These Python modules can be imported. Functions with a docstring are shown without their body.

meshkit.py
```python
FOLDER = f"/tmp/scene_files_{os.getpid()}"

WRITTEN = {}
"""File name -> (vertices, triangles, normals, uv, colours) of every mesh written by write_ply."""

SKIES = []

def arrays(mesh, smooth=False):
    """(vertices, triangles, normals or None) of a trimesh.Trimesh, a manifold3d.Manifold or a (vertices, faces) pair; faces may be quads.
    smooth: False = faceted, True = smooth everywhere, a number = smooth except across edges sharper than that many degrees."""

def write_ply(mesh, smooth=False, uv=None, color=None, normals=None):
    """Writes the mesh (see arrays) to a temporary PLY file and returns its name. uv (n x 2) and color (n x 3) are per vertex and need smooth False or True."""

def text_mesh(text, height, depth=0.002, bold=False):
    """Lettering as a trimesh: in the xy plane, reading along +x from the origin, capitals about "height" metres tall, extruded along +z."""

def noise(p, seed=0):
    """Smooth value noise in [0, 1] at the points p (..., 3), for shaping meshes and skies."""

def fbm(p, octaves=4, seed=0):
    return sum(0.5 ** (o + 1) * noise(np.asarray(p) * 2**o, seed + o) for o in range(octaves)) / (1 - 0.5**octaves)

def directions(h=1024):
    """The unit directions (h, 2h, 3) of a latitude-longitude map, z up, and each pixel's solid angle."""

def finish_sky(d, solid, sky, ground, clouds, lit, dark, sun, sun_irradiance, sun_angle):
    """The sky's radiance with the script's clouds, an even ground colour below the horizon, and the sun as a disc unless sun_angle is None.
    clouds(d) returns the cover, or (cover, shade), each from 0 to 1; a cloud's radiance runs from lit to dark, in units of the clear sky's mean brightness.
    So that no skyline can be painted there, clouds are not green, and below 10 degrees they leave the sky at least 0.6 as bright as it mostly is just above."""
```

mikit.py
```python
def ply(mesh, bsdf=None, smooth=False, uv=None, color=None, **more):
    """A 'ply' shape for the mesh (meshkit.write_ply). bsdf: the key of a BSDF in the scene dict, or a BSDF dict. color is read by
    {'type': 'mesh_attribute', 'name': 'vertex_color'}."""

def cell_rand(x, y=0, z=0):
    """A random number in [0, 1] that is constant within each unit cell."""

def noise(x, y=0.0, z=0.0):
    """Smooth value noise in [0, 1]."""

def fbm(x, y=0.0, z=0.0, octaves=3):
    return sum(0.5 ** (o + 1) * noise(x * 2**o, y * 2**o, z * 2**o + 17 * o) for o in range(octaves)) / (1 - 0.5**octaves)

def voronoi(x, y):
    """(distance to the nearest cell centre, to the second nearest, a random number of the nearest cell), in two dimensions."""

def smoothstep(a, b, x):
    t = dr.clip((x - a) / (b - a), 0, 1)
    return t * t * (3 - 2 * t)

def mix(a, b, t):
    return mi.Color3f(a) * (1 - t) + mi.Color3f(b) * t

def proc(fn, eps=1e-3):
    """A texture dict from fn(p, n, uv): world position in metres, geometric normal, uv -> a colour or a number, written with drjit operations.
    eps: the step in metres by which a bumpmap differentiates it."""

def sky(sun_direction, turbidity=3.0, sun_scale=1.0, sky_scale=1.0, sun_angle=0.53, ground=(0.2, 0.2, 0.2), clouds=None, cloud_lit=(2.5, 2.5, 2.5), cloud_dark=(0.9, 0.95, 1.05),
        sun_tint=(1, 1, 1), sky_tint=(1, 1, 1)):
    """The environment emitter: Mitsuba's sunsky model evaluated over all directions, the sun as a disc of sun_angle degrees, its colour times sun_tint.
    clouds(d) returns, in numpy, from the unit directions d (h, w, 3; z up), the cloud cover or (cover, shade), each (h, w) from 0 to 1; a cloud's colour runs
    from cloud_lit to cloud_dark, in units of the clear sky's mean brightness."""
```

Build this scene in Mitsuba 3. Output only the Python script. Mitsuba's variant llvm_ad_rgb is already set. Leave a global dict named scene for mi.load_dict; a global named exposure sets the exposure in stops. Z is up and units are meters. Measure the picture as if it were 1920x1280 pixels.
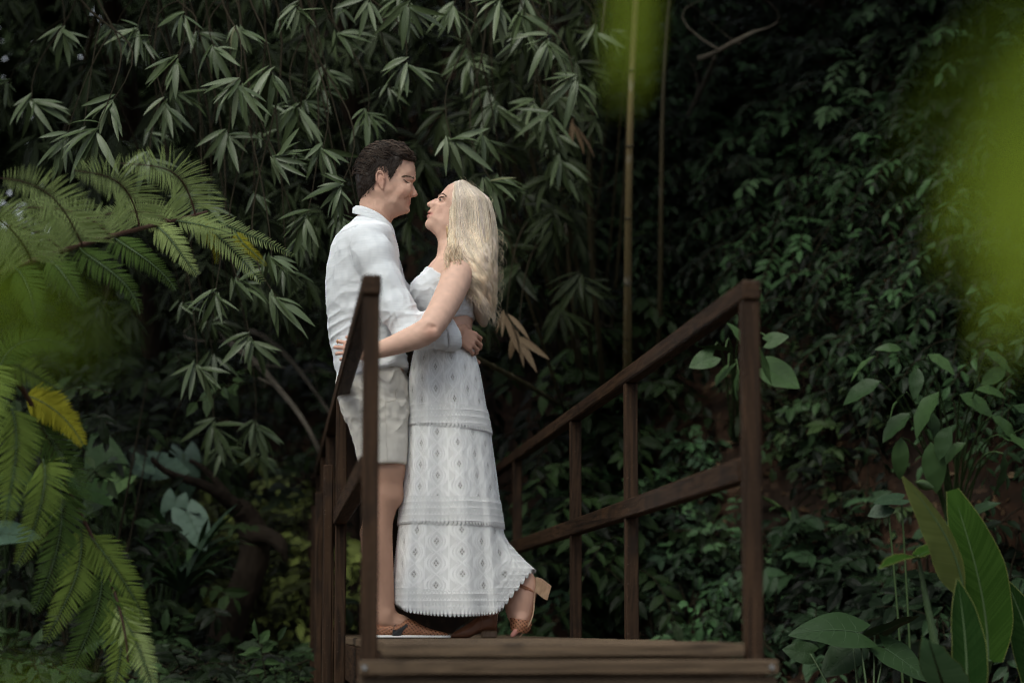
import math, random
import numpy as np
import trimesh, mitsuba as mi, drjit as dr, mikit, meshkit
from mikit import proc, noise, fbm, voronoi, cell_rand, smoothstep, mix
from scipy import ndimage

scene, labels = {}, {}
T4 = mi.ScalarTransform4f
rng = np.random.default_rng(7)

# ---------------------------------------------------------------- camera
F, PITCH, ZC = 4533.0, math.atan(538 / 4533.0), 0.036      # focal length in photo pixels, tilt up, height over the deck
CP, SP = math.cos(PITCH), math.sin(PITCH)
CAM = np.array([0.0, 0.0, ZC])
YC = 8.97                                                   # distance of the couple
scene['camera'] = {'type': 'thinlens', 'fov': math.degrees(2 * math.atan(960 / F)), 'fov_axis': 'x',
                   'aperture_radius': 0.021, 'focus_distance': 8.9, 'near_clip': 0.05, 'far_clip': 400.0,
                   'to_world': T4().look_at(origin=CAM.tolist(), target=(CAM + [0, CP, SP]).tolist(), up=[0, 0, 1])}
# ---------------------------------------------------------------- light: soft overcast sky seen through the forest opening
scene['sky_light'] = mikit.sky((-0.42, -0.66, 0.80), turbidity=3, sun_scale=0.26, sun_angle=38, clouds=lambda d: 1.0,
                               cloud_lit=(1.42, 1.54, 1.70), ground=(0.05, 0.06, 0.035), sun_tint=(.84, 1.0, 1.2))
exposure = 2.92


def P(u, v, Y=YC):
    """The point at distance Y that stands at photo pixel (u, v) from where the photographer stood: used to survey the place."""
    a, b = (u - 960) / F, (640 - v) / F
    d = np.array([a, CP - b * SP, SP + b * CP])
    return CAM + d * (Y / d[1])


PX = YC / CP / F       # metres per photo pixel at the couple (about 2 mm)
# ---------------------------------------------------------------- naming
used = {}


def numbered(name):
    n = used.get(name, 0)
    used[name] = n + 1
    return name if n == 0 else f'{name}_{n:03d}'


def thing(name, label=None, category=None, group=None, kind=None):
    k = numbered(name)
    d = {}
    if label: d['label'] = label
    if category: d['category'] = category
    if group: d['group'] = group
    if kind: d['kind'] = kind
    labels[k] = d
    return k


def put(key, mesh, bsdf, smooth=False, to_world=None, color=None, uv=None):
    sh = dict(mesh) if isinstance(mesh, dict) else mikit.ply(mesh, None, smooth, uv=uv, color=color)
    sh['bsdf'] = {'type': 'ref', 'id': bsdf}
    if to_world is not None:
        sh['to_world'] = T4(np.asarray(to_world, float).tolist())
    scene[key] = sh
    return key


def part(parent, name, mesh, bsdf, smooth=False, to_world=None, color=None, uv=None, label=None, kind=None):
    k = numbered(parent + '__' + name)
    put(k, mesh, bsdf, smooth, to_world, color, uv)
    if label or kind:
        labels[k] = {a: b for a, b in (('label', label), ('kind', kind)) if b}
    return k


# ---------------------------------------------------------------- geometry helpers
def unit(v):
    v = np.asarray(v, float)
    return v / (np.linalg.norm(v, axis=-1, keepdims=True) + 1e-12)


def frame(fwd, up=(0, 0, 1)):
    """Rotation whose columns are side, forward, normal."""
    f = unit(fwd)
    s = np.cross(f, up)
    if np.linalg.norm(s) < 1e-6: s = np.cross(f, [1, 0.1, 0])
    s = unit(s)
    return np.stack([s, f, np.cross(s, f)], 1)


def mat(R, t, s=1.0):
    M = np.eye(4)
    M[:3, :3] = R * s
    M[:3, 3] = t
    return M


def spline(pts, n):
    pts = np.asarray(pts, float)
    if len(pts) == 2:
        t = np.linspace(0, 1, n)[:, None]
        return pts[0] * (1 - t) + pts[1] * t
    from scipy.interpolate import CubicSpline, PchipInterpolator
    s = np.r_[0, np.cumsum(np.linalg.norm(np.diff(pts[:, :3], axis=0), axis=1))]
    return CubicSpline(s, pts)(np.linspace(0, s[-1], n))


def tube(pts, radii, sides=6, n=None, caps=True, flat=1.0, up=None):
    """Swept tube as (vertices, faces). flat squashes along the frame's normal."""
    p = np.asarray(pts, float)
    r = np.asarray(radii, float)
    r = np.interp(np.linspace(0, 1, len(p)), np.linspace(0, 1, len(r)), r) if r.ndim and len(r) != len(p) else np.broadcast_to(r, (len(p),))
    if n:
        q = spline(np.c_[p, r], n)
        p, r = q[:, :3], np.maximum(q[:, 3], 1e-4)
    t = unit(np.gradient(p, axis=0))
    ref = np.array(up if up is not None else ([0, 0, 1.0] if abs(t[:, 2]).mean() < .8 else [0.2, 1.0, 0]))
    a = unit(np.cross(t, ref))
    b = np.cross(a, t)
    ang = np.arange(sides) * 2 * np.pi / sides
    v = p[:, None] + r[:, None, None] * (np.cos(ang)[None, :, None] * a[:, None] + flat * np.sin(ang)[None, :, None] * b[:, None])
    i, j = np.meshgrid(np.arange(len(p) - 1), np.arange(sides), indexing='ij')
    q = np.stack([i * sides + j, i * sides + (j + 1) % sides, (i + 1) * sides + (j + 1) % sides, (i + 1) * sides + j], -1).reshape(-1, 4)
    f = np.vstack([q[:, [0, 2, 1]], q[:, [0, 3, 2]]])
    v = v.reshape(-1, 3)
    if caps:
        m = len(v)
        v = np.vstack([v, p[:1], p[-1:]])
        k = np.arange(sides)
        e = (len(p) - 1) * sides
        f = np.vstack([f, np.stack([k * 0 + m, k, (k + 1) % sides], 1), np.stack([k * 0 + m + 1, e + (k + 1) % sides, e + k], 1)])
    return v, f


def join(parts):
    vs, fs, at = [], [], 0
    for v, f in parts:
        vs.append(np.asarray(v, float)); fs.append(np.asarray(f) + at); at += len(v)
    return np.vstack(vs), np.vstack(fs)


def bar(p0, p1, w, h, up=(0, 0, 1), ch=0.004, seed=0, wob=0.0):
    """A sawn timber from p0 to p1, w across and h along up, with chamfered edges."""
    p0, p1 = np.asarray(p0, float), np.asarray(p1, float)
    R = frame(p1 - p0, up)
    s, f, n = R.T
    a, b, c = w / 2, h / 2, ch
    prof = np.array([[-a + c, -b], [a - c, -b], [a, -b + c], [a, b - c], [a - c, b], [-a + c, b], [-a, b - c], [-a, -b + c]])
    L = np.linalg.norm(p1 - p0)
    ts = np.r_[0, c, np.linspace(0, L, max(3, int(L / 0.25)))[1:-1], L - c, L]
    sc = np.ones(len(ts)); sc[0] = sc[-1] = 1 - 2 * c / min(w, h)
    rg = np.random.default_rng(seed)
    rings = []
    for t, k in zip(ts, sc):
        o = rg.normal(0, wob, 2) if wob else np.zeros(2)
        q = prof * k + o
        rings.append(p0 + f * t + q[:, :1] * s + q[:, 1:] * n)
    v = np.vstack(rings)
    m = 8
    F_ = []
    for i in range(len(ts) - 1):
        for j in range(m):
            A, B = i * m + j, i * m + (j + 1) % m
            F_ += [[A, A + m, B + m], [A, B + m, B]]
    e = (len(ts) - 1) * m
    for j in range(1, m - 1):
        F_ += [[0, j, j + 1], [e, e + j + 1, e + j]]
    F_ = np.array(F_)
    tm = trimesh.Trimesh(v, F_, process=False)
    if tm.volume < 0: F_ = F_[:, ::-1]
    return v, F_


def scatter(tv, tf, mats, col=None, jit=None):
    """One mesh of a template under many 4x4 matrices, with a colour per copy."""
    mats = np.asarray(mats)
    v = np.einsum('kij,nj->kni', mats[:, :3, :3], tv) + mats[:, None, :3, 3]
    f = tf[None] + (np.arange(len(mats)) * len(tv))[:, None, None]
    c = None if col is None else np.repeat(np.asarray(col), len(tv), axis=0)
    return v.reshape(-1, 3), f.reshape(-1, 3), c


def leaf(L=1.0, W=0.15, bend=0.3, fold=0.15, n=6, tip=1.0, base=0.25, wave=0.0, peak=0.4, seed=0):
    """A leaf blade from the origin along +y, its face towards +z, drooping by bend; two strips either side of the midrib."""
    t = np.linspace(0, 1, n + 1)
    pw = math.log(.5) / math.log(peak)
    w = np.sin(np.pi * np.clip(t ** pw, 0, 1)) ** tip * W / 2
    w[0] = W * base * .12
    w[-1] = 0
    y, z = L * np.sin(np.minimum(bend, 2.5) * t) / max(bend, 1e-3), -L * (1 - np.cos(bend * t)) / max(bend, 1e-3)
    wv = wave * np.sin(t * 17 + seed) * w
    V = []
    for i in range(n + 1):
        V += [[-w[i], y[i], z[i] + fold * w[i] * 2 + wv[i]], [0, y[i], z[i]], [w[i], y[i], z[i] + fold * w[i] * 2 - wv[i]]]
    Fc = []
    for i in range(n):
        a = 3 * i
        Fc += [[a, a + 1, a + 4], [a, a + 4, a + 3], [a + 1, a + 2, a + 5], [a + 1, a + 5, a + 4]]
    return np.array(V), np.array(Fc)


def rand_rot(rg, n):
    q = unit(rg.normal(size=(n, 4)))
    from scipy.spatial.transform import Rotation
    return Rotation.from_quat(q).as_matrix()


def frames(fwd, up):
    f = unit(fwd)
    s = unit(np.cross(f, up))
    return np.stack([s, f, np.cross(s, f)], -1)


def mats_of(R, t, s):
    M = np.zeros((len(R), 4, 4))
    M[:, 3, 3] = 1
    M[:, :3, :3] = R * np.reshape(s, (-1, 1, 1))
    M[:, :3, 3] = t
    return M


# ---------------------------------------------------------------- materials
def rgb(*c): return {'type': 'rgb', 'value': list(map(float, c))}


def principled(name, base, rough=0.5, spec=0.5, twosided=True, bump=None, scale=0.001, eps=1e-3, **more):
    b = {'type': 'principled', 'base_color': base if isinstance(base, dict) else rgb(*base), 'roughness': rough, 'specular': spec, **more}
    if bump is not None:
        b = {'type': 'bumpmap', 'arbitrary': proc(bump, eps), 'scale': scale, 'bsdf': b}
    scene[name] = {'type': 'twosided', 'bsdf': b} if twosided else b
    return name


def thin(name, base, rough=0.45, trans=0.7, **more):
    scene[name] = {'type': 'principledthin', 'base_color': base if isinstance(base, dict) else rgb(*base), 'roughness': rough, 'diff_trans': trans,
                   'spec_trans': 0.0, 'eta': 1.4, **more}
    return name


VC = {'type': 'mesh_attribute', 'name': 'vertex_color'}
# ================================================================ the setting: ground, red-earth bank and hillside
AX = unit((P(515, 1178, 10) - CAM) * [1, 1, 0])          # the footbridge runs away from us, a little to the left
NX = np.array([AX[1], -AX[0], 0])
Q0 = P(692, 1180, 6.2) * [1, 1, 0]       # foot of the near left post
BW = 0.992                                  # between the post lines


def on_bridge(s, q, z=0.0):
    """s metres along the bridge from the near posts, q metres to the right of the left post line."""
    return Q0 + AX * s + NX * q + [0, 0, z]


def ground_z(x, y):
    x, y = np.asarray(x, float), np.asarray(y, float) / 1.447
    sm = lambda a, b, t: (lambda k: k * k * (3 - 2 * k))(np.clip((t - a) / (b - a), 0, 1))
    base = -1.0 + 0.62 * sm(4.0, 8.0, y) + 0.05 * np.sin(x * 1.7 + y * .6)
    q = .45 * np.clip(x, -3, 6) + .89 * y
    toe = 8.05 + 3.0 * (1 - sm(-1.6, .4, x - 0.0 * y)) - 0.5 * sm(1.2, 3.0, x)
    d = q - toe
    soft = lambda t, k: k * np.log1p(np.exp(np.clip(t / k, -30, 30)))
    rise = 2.1 * soft(d, .15)
    cap = 5.2 + 9.0 * sm(-4.6, -3.2, x)
    rise = cap * (1 - np.exp(-rise / cap)) * 1.15
    far = np.maximum(y - 24, 0)
    p = np.stack([x, y * 1.447, x * 0], -1)
    rough = (meshkit.fbm(p * 1.7, 4, 3) - .5) * .35 + (meshkit.fbm(p * 7, 3, 5) - .5) * .09
    near = sm(2, 6, y)
    return base + rise + rough * (0.3 + .7 * sm(-.5, .6, d)) * near - 0.02 * far


def grid_mesh(xs, ys, fn):
    X, Y = np.meshgrid(xs, ys, indexing='ij')
    V = np.stack([X, Y, fn(X, Y)], -1).reshape(-1, 3)
    n, m = len(xs), len(ys)
    i, j = np.meshgrid(np.arange(n - 1), np.arange(m - 1), indexing='ij')
    a = (i * m + j).ravel()
    return V, np.vstack([np.stack([a, a + m, a + m + 1], 1), np.stack([a, a + m + 1, a + 1], 1)])


def soil_col(p, n, uv):
    a = fbm(p.x * 3, p.y * 3, p.z * 3, 4)
    b = fbm(p.x * 23, p.y * 23, p.z * 23, 3)
    c = mix((.016, .010, .007), (.042, .022, .013), smoothstep(.3, .7, a))
    c = mix(c, (.08, .05, .032), smoothstep(.6, .8, b) * .6)
    return mix(c, (.02, .014, .01), smoothstep(.55, .35, b) * .6)


principled('soil', proc(soil_col), .95, .15, bump=lambda p, n, uv: fbm(p.x * 30, p.y * 30, p.z * 30, 4) + .5 * fbm(p.x * 9, p.y * 9, p.z * 9, 2), scale=.02, eps=.004)
xs = np.unique(np.r_[np.linspace(-80, -8, 14), np.linspace(-8, 8, 230), np.linspace(8, 80, 14)])
ys = np.unique(np.r_[np.linspace(-80, 2, 14), np.linspace(2, 8, 30), np.linspace(8, 22, 190), np.linspace(22, 80, 18)])
labels['ground'] = {'kind': 'structure', 'label': 'dark reddish brown forest soil rising into a steep bank'}
put('ground', grid_mesh(xs, ys, ground_z), 'soil', smooth=True)
# ================================================================ the wooden footbridge
def wood_fn(axis, dark, light):
    def fn(p, n, uv):
        if axis == 'z': a, b, c = p.x, p.y, p.z
        elif axis == 'y': a, b, c = p.x + .099 * p.y, p.z, p.y
        else: a, b, c = p.y - .099 * p.x, p.z, p.x
        w = fbm(a * 8 + 3, b * 8, c * 1.2, 3)
        g = fbm(a * 160 + w * 14, b * 160 + w * 14, c * 2.5, 3)
        big = fbm(a * 3, b * 3, c * 5 + 9, 3)
        c0 = mix(dark, light, smoothstep(.25, .75, g) * .75 + .25 * big)
        spots = noise(a * 210, b * 210, c * 210)
        c0 = mix(c0, (.16, .12, .09), smoothstep(.86, .95, spots) * .45)
        return mix(c0, (.012, .008, .006), smoothstep(.6, .78, fbm(p.x * 9 + 4, p.y * 9, p.z * 9, 3)) * .55)
    return fn


def wood_bump(axis):
    def fn(p, n, uv):
        if axis == 'z': a, b, c = p.x, p.y, p.z
        elif axis == 'y': a, b, c = p.x + .099 * p.y, p.z, p.y
        else: a, b, c = p.y - .099 * p.x, p.z, p.x
        return fbm(a * 150, b * 150, c * 3, 3) + .4 * noise(p.x * 300, p.y * 300, p.z * 300)
    return fn


principled('wood_post', proc(wood_fn('z', (.012, .0064, .0034), (.052, .0275, .0140))), .6, .14, bump=wood_bump('z'), scale=.0025, eps=.002)
principled('wood_rail', proc(wood_fn('y', (.012, .0062, .0032), (.050, .0260, .0130))), .6, .14, bump=wood_bump('y'), scale=.0025, eps=.002)
principled('wood_plank', proc(wood_fn('x', (.045, .029, .017), (.135, .092, .056))), .65, .2, bump=wood_bump('x'), scale=.003, eps=.002)
principled('bolt_steel', (.30, .29, .27), .4, .5, metallic=.9)

fb = thing('footbridge', 'dark brown wooden footbridge with post and rail sides that the couple stands on', 'bridge')
LEN = 12.0                                 # length of the bridge
# deck planks, laid across, with gaps
n_pl = 79
pw = .142
for i in range(n_pl):
    s = -.03 + (i + .5) * (pw + .009)
    ov = .02 if i else .02
    z = -.0135 + .002 * math.sin(i * 2.3)
    part(fb, 'deck_plank', bar(on_bridge(s, .058, z), on_bridge(s, BW - .058, z), pw, .027, ch=.003, seed=i, wob=.0006), 'wood_plank')
# edge board under the plank ends, then the wide outer fascia pair
part(fb, 'edge_board', bar(on_bridge(-.036, .03, -.0185), on_bridge(-.036, BW - .03, -.0185), .02, .036, ch=.004), 'wood_plank')
part(fb, 'fascia_board', bar(on_bridge(-.085, -.028, -.0605), on_bridge(-.085, BW + .045, -.0605), .045, .037, ch=.004), 'wood_plank')
part(fb, 'fascia_board', bar(on_bridge(-.060, -.028, -.128), on_bridge(-.060, BW + .045, -.128), .04, .090, ch=.004), 'wood_plank')
for q in (-.015, BW - .005 + .03):
    c = on_bridge(-.109, q, -.0605)
    v, f = tube([c, c - AX * .006], [.0085, .0065], 8)
    part(fb, 'bolt', (v, f), 'bolt_steel', smooth=40)
for q in (.09, BW - .09):
    part(fb, 'joist', bar(on_bridge(.0, q, -.105), on_bridge(LEN, q, -.105), .06, .15, ch=.005), 'wood_rail')
HR = .941                                  # top of the handrail over the deck
left_s = [0.0, 2.8, 4.6, 5.9, 7.3, 8.7, 10.2, 11.8]
right_s = [0.0, 2.15, 3.72, 6.15, 8.7, 10.6, 11.8]
for side, ss in ((0, left_s), (1, right_s)):
    q = BW * side
    for i, s in enumerate(ss):
        w = .041 if i else .043
        if side: w += .004
        zb = min(float(ground_z(*on_bridge(s, q)[:2])), -.25) - .15
        part(fb, 'post', bar(on_bridge(s, q, zb), on_bridge(s, q, HR - .052), w, .05, up=AX, ch=.0035, seed=i), 'wood_post')
        if i and s < 11 and side == 0:                    # outer half of each bolted pair
            part(fb, 'post_packer', bar(on_bridge(s + .02, q - .047 * (1 - 2 * side), zb), on_bridge(s + .02, q - .047 * (1 - 2 * side), HR - .3), .035, .05, up=AX, ch=.0035, seed=i), 'wood_post')
    # handrail: flat timber lying on the posts, its sawn end facing us
    part(fb, 'handrail', bar(on_bridge(-.035, q, HR - .0255), on_bridge(LEN, q, HR - .0255), .049, .052, ch=.005, seed=5 + side), 'wood_rail')
    # mid rail, on the inner face of the posts
    qi = q + (-.004 if side == 0 else -.006)
    part(fb, 'mid_rail', bar(on_bridge(.027, qi, .449), on_bridge(LEN, qi, .449), .047, .062, ch=.004, seed=9 + side), 'wood_rail')
# ================================================================ body modelling: distance fields on a grid, meshed with surface nets
def steps(*spec):
    """Grid lines: a, (b, step), (c, step) ..."""
    out, a = [np.array([spec[0]])], spec[0]
    for b, h in spec[1:]:
        n = max(1, round((b - a) / h))
        out.append(np.linspace(a, b, n + 1)[1:]); a = b
    return np.concatenate(out)


class Field:
    def __init__(self, xs, ys, zs, far=.07):
        self.ax = [np.asarray(a, np.float32) for a in (xs, ys, zs)]
        self.f = np.full([len(a) for a in self.ax], far, np.float32)

    def box(self, lo, hi, m=.045):
        sl, co = [], []
        for a, l, h in zip(self.ax, lo, hi):
            i, j = np.searchsorted(a, l - m), np.searchsorted(a, h + m)
            sl.append(slice(i, max(j, i + 1)))
            co.append(a[i:max(j, i + 1)])
        X, Y, Z = co[0][:, None, None], co[1][None, :, None], co[2][None, None, :]
        return tuple(sl), X, Y, Z

    def blend(self, sl, d, k, op='add'):
        f = self.f[sl]
        if f.size == 0: return
        if op == 'add':
            if k > 0:
                h = np.maximum(k - np.abs(f - d), 0) / k
                self.f[sl] = np.minimum(f, d) - h * h * k * .25
            else: self.f[sl] = np.minimum(f, d)
        else:
            g = -d
            h = np.maximum(k - np.abs(f - g), 0) / max(k, 1e-6)
            self.f[sl] = np.maximum(f, g) + h * h * k * .25

    def cap(self, a, b, ra, rb=None, k=.012, op='add', sq=None):
        """Tapered capsule; sq = (direction, factor): thinner by the factor along that direction."""
        a, b = np.asarray(a, float), np.asarray(b, float)
        rb = ra if rb is None else rb
        r = max(ra, rb)
        sl, X, Y, Z = self.box(np.minimum(a, b) - r, np.maximum(a, b) + r)
        if 0 in [s.stop - s.start for s in sl]: return self
        e = [X - a[0], Y - a[1], Z - a[2]]
        ab = b - a
        if sq is not None:
            n, s = unit(sq[0]), sq[1]
            q = 1 / s - 1
            dt = e[0] * n[0] + e[1] * n[1] + e[2] * n[2]
            e = [e[i] + q * dt * n[i] for i in range(3)]
            ab = ab + q * (ab @ n) * n
        L2 = max(float(ab @ ab), 1e-9)
        t = np.clip((e[0] * ab[0] + e[1] * ab[1] + e[2] * ab[2]) / L2, 0, 1)
        d = np.sqrt((e[0] - t * ab[0]) ** 2 + (e[1] - t * ab[1]) ** 2 + (e[2] - t * ab[2]) ** 2) - (ra + (rb - ra) * t)
        if sq is not None: d = d * (.5 + .5 * sq[1])
        self.blend(sl, d.astype(np.float32), k, op)
        return self

    def chain(self, pts, rad, k=.012, sq=None, n=None):
        pts, rad = np.asarray(pts, float), np.asarray(rad, float)
        if n:
            q = spline(np.c_[pts, rad], n)
            pts, rad = q[:, :3], q[:, 3]
        for i in range(len(pts) - 1):
            self.cap(pts[i], pts[i + 1], rad[i], rad[i + 1], k, sq=sq)
        return self

    def ell(self, c, r, R=None, k=.012, op='add'):
        c, r = np.asarray(c, float), np.asarray(r, float)
        R = np.eye(3) if R is None else R
        ext = np.sqrt(((R * r[None]) ** 2).sum(1))
        sl, X, Y, Z = self.box(c - ext, c + ext)
        if 0 in [s.stop - s.start for s in sl]: return self
        e = [X - c[0], Y - c[1], Z - c[2]]
        l = [(e[0] * R[0, i] + e[1] * R[1, i] + e[2] * R[2, i]) / r[i] for i in range(3)]
        q = np.sqrt(l[0] ** 2 + l[1] ** 2 + l[2] ** 2)
        g = np.sqrt(sum((l[i] / r[i]) ** 2 for i in range(3))) + 1e-9
        self.blend(sl, (q * (q - 1) / g).astype(np.float32), k, op)
        return self

    def loft(self, rows, k=.02, n=2.2, off=0.0):
        """rows: (z, x centre, x half-width, y centre, y half-depth), a solid whose level cuts are superellipses."""
        rows = np.array(sorted(map(tuple, rows)), float)
        from scipy.interpolate import PchipInterpolator
        z0, z1 = rows[0, 0], rows[-1, 0]
        lo = [(rows[:, 1] - rows[:, 2]).min(), (rows[:, 3] - rows[:, 4]).min(), z0]
        hi = [(rows[:, 1] + rows[:, 2]).max(), (rows[:, 3] + rows[:, 4]).max(), z1]
        sl, X, Y, Z = self.box(lo, hi)
        z = np.clip(Z.ravel(), z0, z1)
        cx, hx, cy, hy = [PchipInterpolator(rows[:, 0], rows[:, i])(z)[None, None, :] for i in (1, 2, 3, 4)]
        hx, hy = hx + off, hy + off
        q = (np.abs((X - cx) / hx) ** n + np.abs((Y - cy) / hy) ** n) ** (1 / n)
        d = (q - 1) * np.minimum(hx, hy)
        oz = np.maximum(np.maximum(z0 - Z, Z - z1), 0)
        d = np.where(oz > 0, np.hypot(np.maximum(d, 0), oz) , d)
        d = np.maximum(d, np.maximum(z0 - Z, Z - z1))
        self.blend(sl, d.astype(np.float32), k)
        return self

    def half(self, p, n, k=.004):
        """Keeps what lies behind the plane through p with normal n."""
        p, n = np.asarray(p, float), unit(n)
        X, Y, Z = self.ax[0][:, None, None], self.ax[1][None, :, None], self.ax[2][None, None, :]
        d = ((X - p[0]) * n[0] + (Y - p[1]) * n[1] + (Z - p[2]) * n[2]).astype(np.float32)
        self.f = np.maximum(self.f, d)
        return self

    def mesh(self, smooth=0):
        f = self.f
        for s in ((0, slice(None), slice(None)), (-1, slice(None), slice(None)), (slice(None), 0), (slice(None), -1), (slice(None), slice(None), 0), (slice(None), slice(None), -1)):
            f[s] = np.maximum(f[s], .01)
        sh = f.shape
        ax = self.ax
        ins = f < 0
        cells, pos, quads = [], [], []
        for a in range(3):
            lo = [slice(None)] * 3; hi = [slice(None)] * 3
            lo[a] = slice(None, -1); hi[a] = slice(1, None)
            I = np.argwhere(ins[tuple(lo)] != ins[tuple(hi)])
            J = I.copy(); J[:, a] += 1
            fa, fb = f[tuple(I.T)], f[tuple(J.T)]
            t = fa / (fa - fb)
            p = np.stack([ax[c][I[:, c]] for c in range(3)], 1)
            p[:, a] += t * (ax[a][J[:, a]] - ax[a][I[:, a]])
            b, c = (a + 1) % 3, (a + 2) % 3
            cc = []
            for db, dc in ((0, 0), (-1, 0), (-1, -1), (0, -1)):
                K = I.copy(); K[:, b] += db; K[:, c] += dc
                cc.append((K[:, 0] * sh[1] + K[:, 1]) * sh[2] + K[:, 2])
            cc = np.stack(cc, 1)
            flip = fa > 0
            cells.append(cc.ravel()); pos.append(np.repeat(p, 4, 0))
            quads.append(np.where(flip[:, None], cc[:, ::-1], cc))
        cells, pos, quads = np.concatenate(cells), np.concatenate(pos), np.concatenate(quads)
        ids, inv = np.unique(cells, return_inverse=True)
        cnt = np.bincount(inv)
        V = np.stack([np.bincount(inv, pos[:, c]) / cnt for c in range(3)], 1)
        Q = np.searchsorted(ids, quads)
        Fc = np.vstack([Q[:, [0, 1, 2]], Q[:, [0, 2, 3]]])
        for _ in range(smooth):
            V = relax(V, Fc)
        return V, Fc


def relax(V, Fc, lam=.5):
    from scipy.sparse import coo_matrix
    n = len(V)
    e = np.vstack([Fc[:, [0, 1]], Fc[:, [1, 2]], Fc[:, [2, 0]]])
    A = coo_matrix((np.ones(len(e) * 2), (np.r_[e[:, 0], e[:, 1]], np.r_[e[:, 1], e[:, 0]])), shape=(n, n)).tocsr()
    A.data[:] = 1
    d = np.maximum(np.asarray(A.sum(1)).ravel(), 1)
    return V + lam * (A @ V / d[:, None] - V)


def normals(V, Fc):
    n = np.zeros_like(V)
    c = np.cross(V[Fc[:, 1]] - V[Fc[:, 0]], V[Fc[:, 2]] - V[Fc[:, 0]])
    for k in range(3): np.add.at(n, Fc[:, k], c)
    return unit(n)


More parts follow.
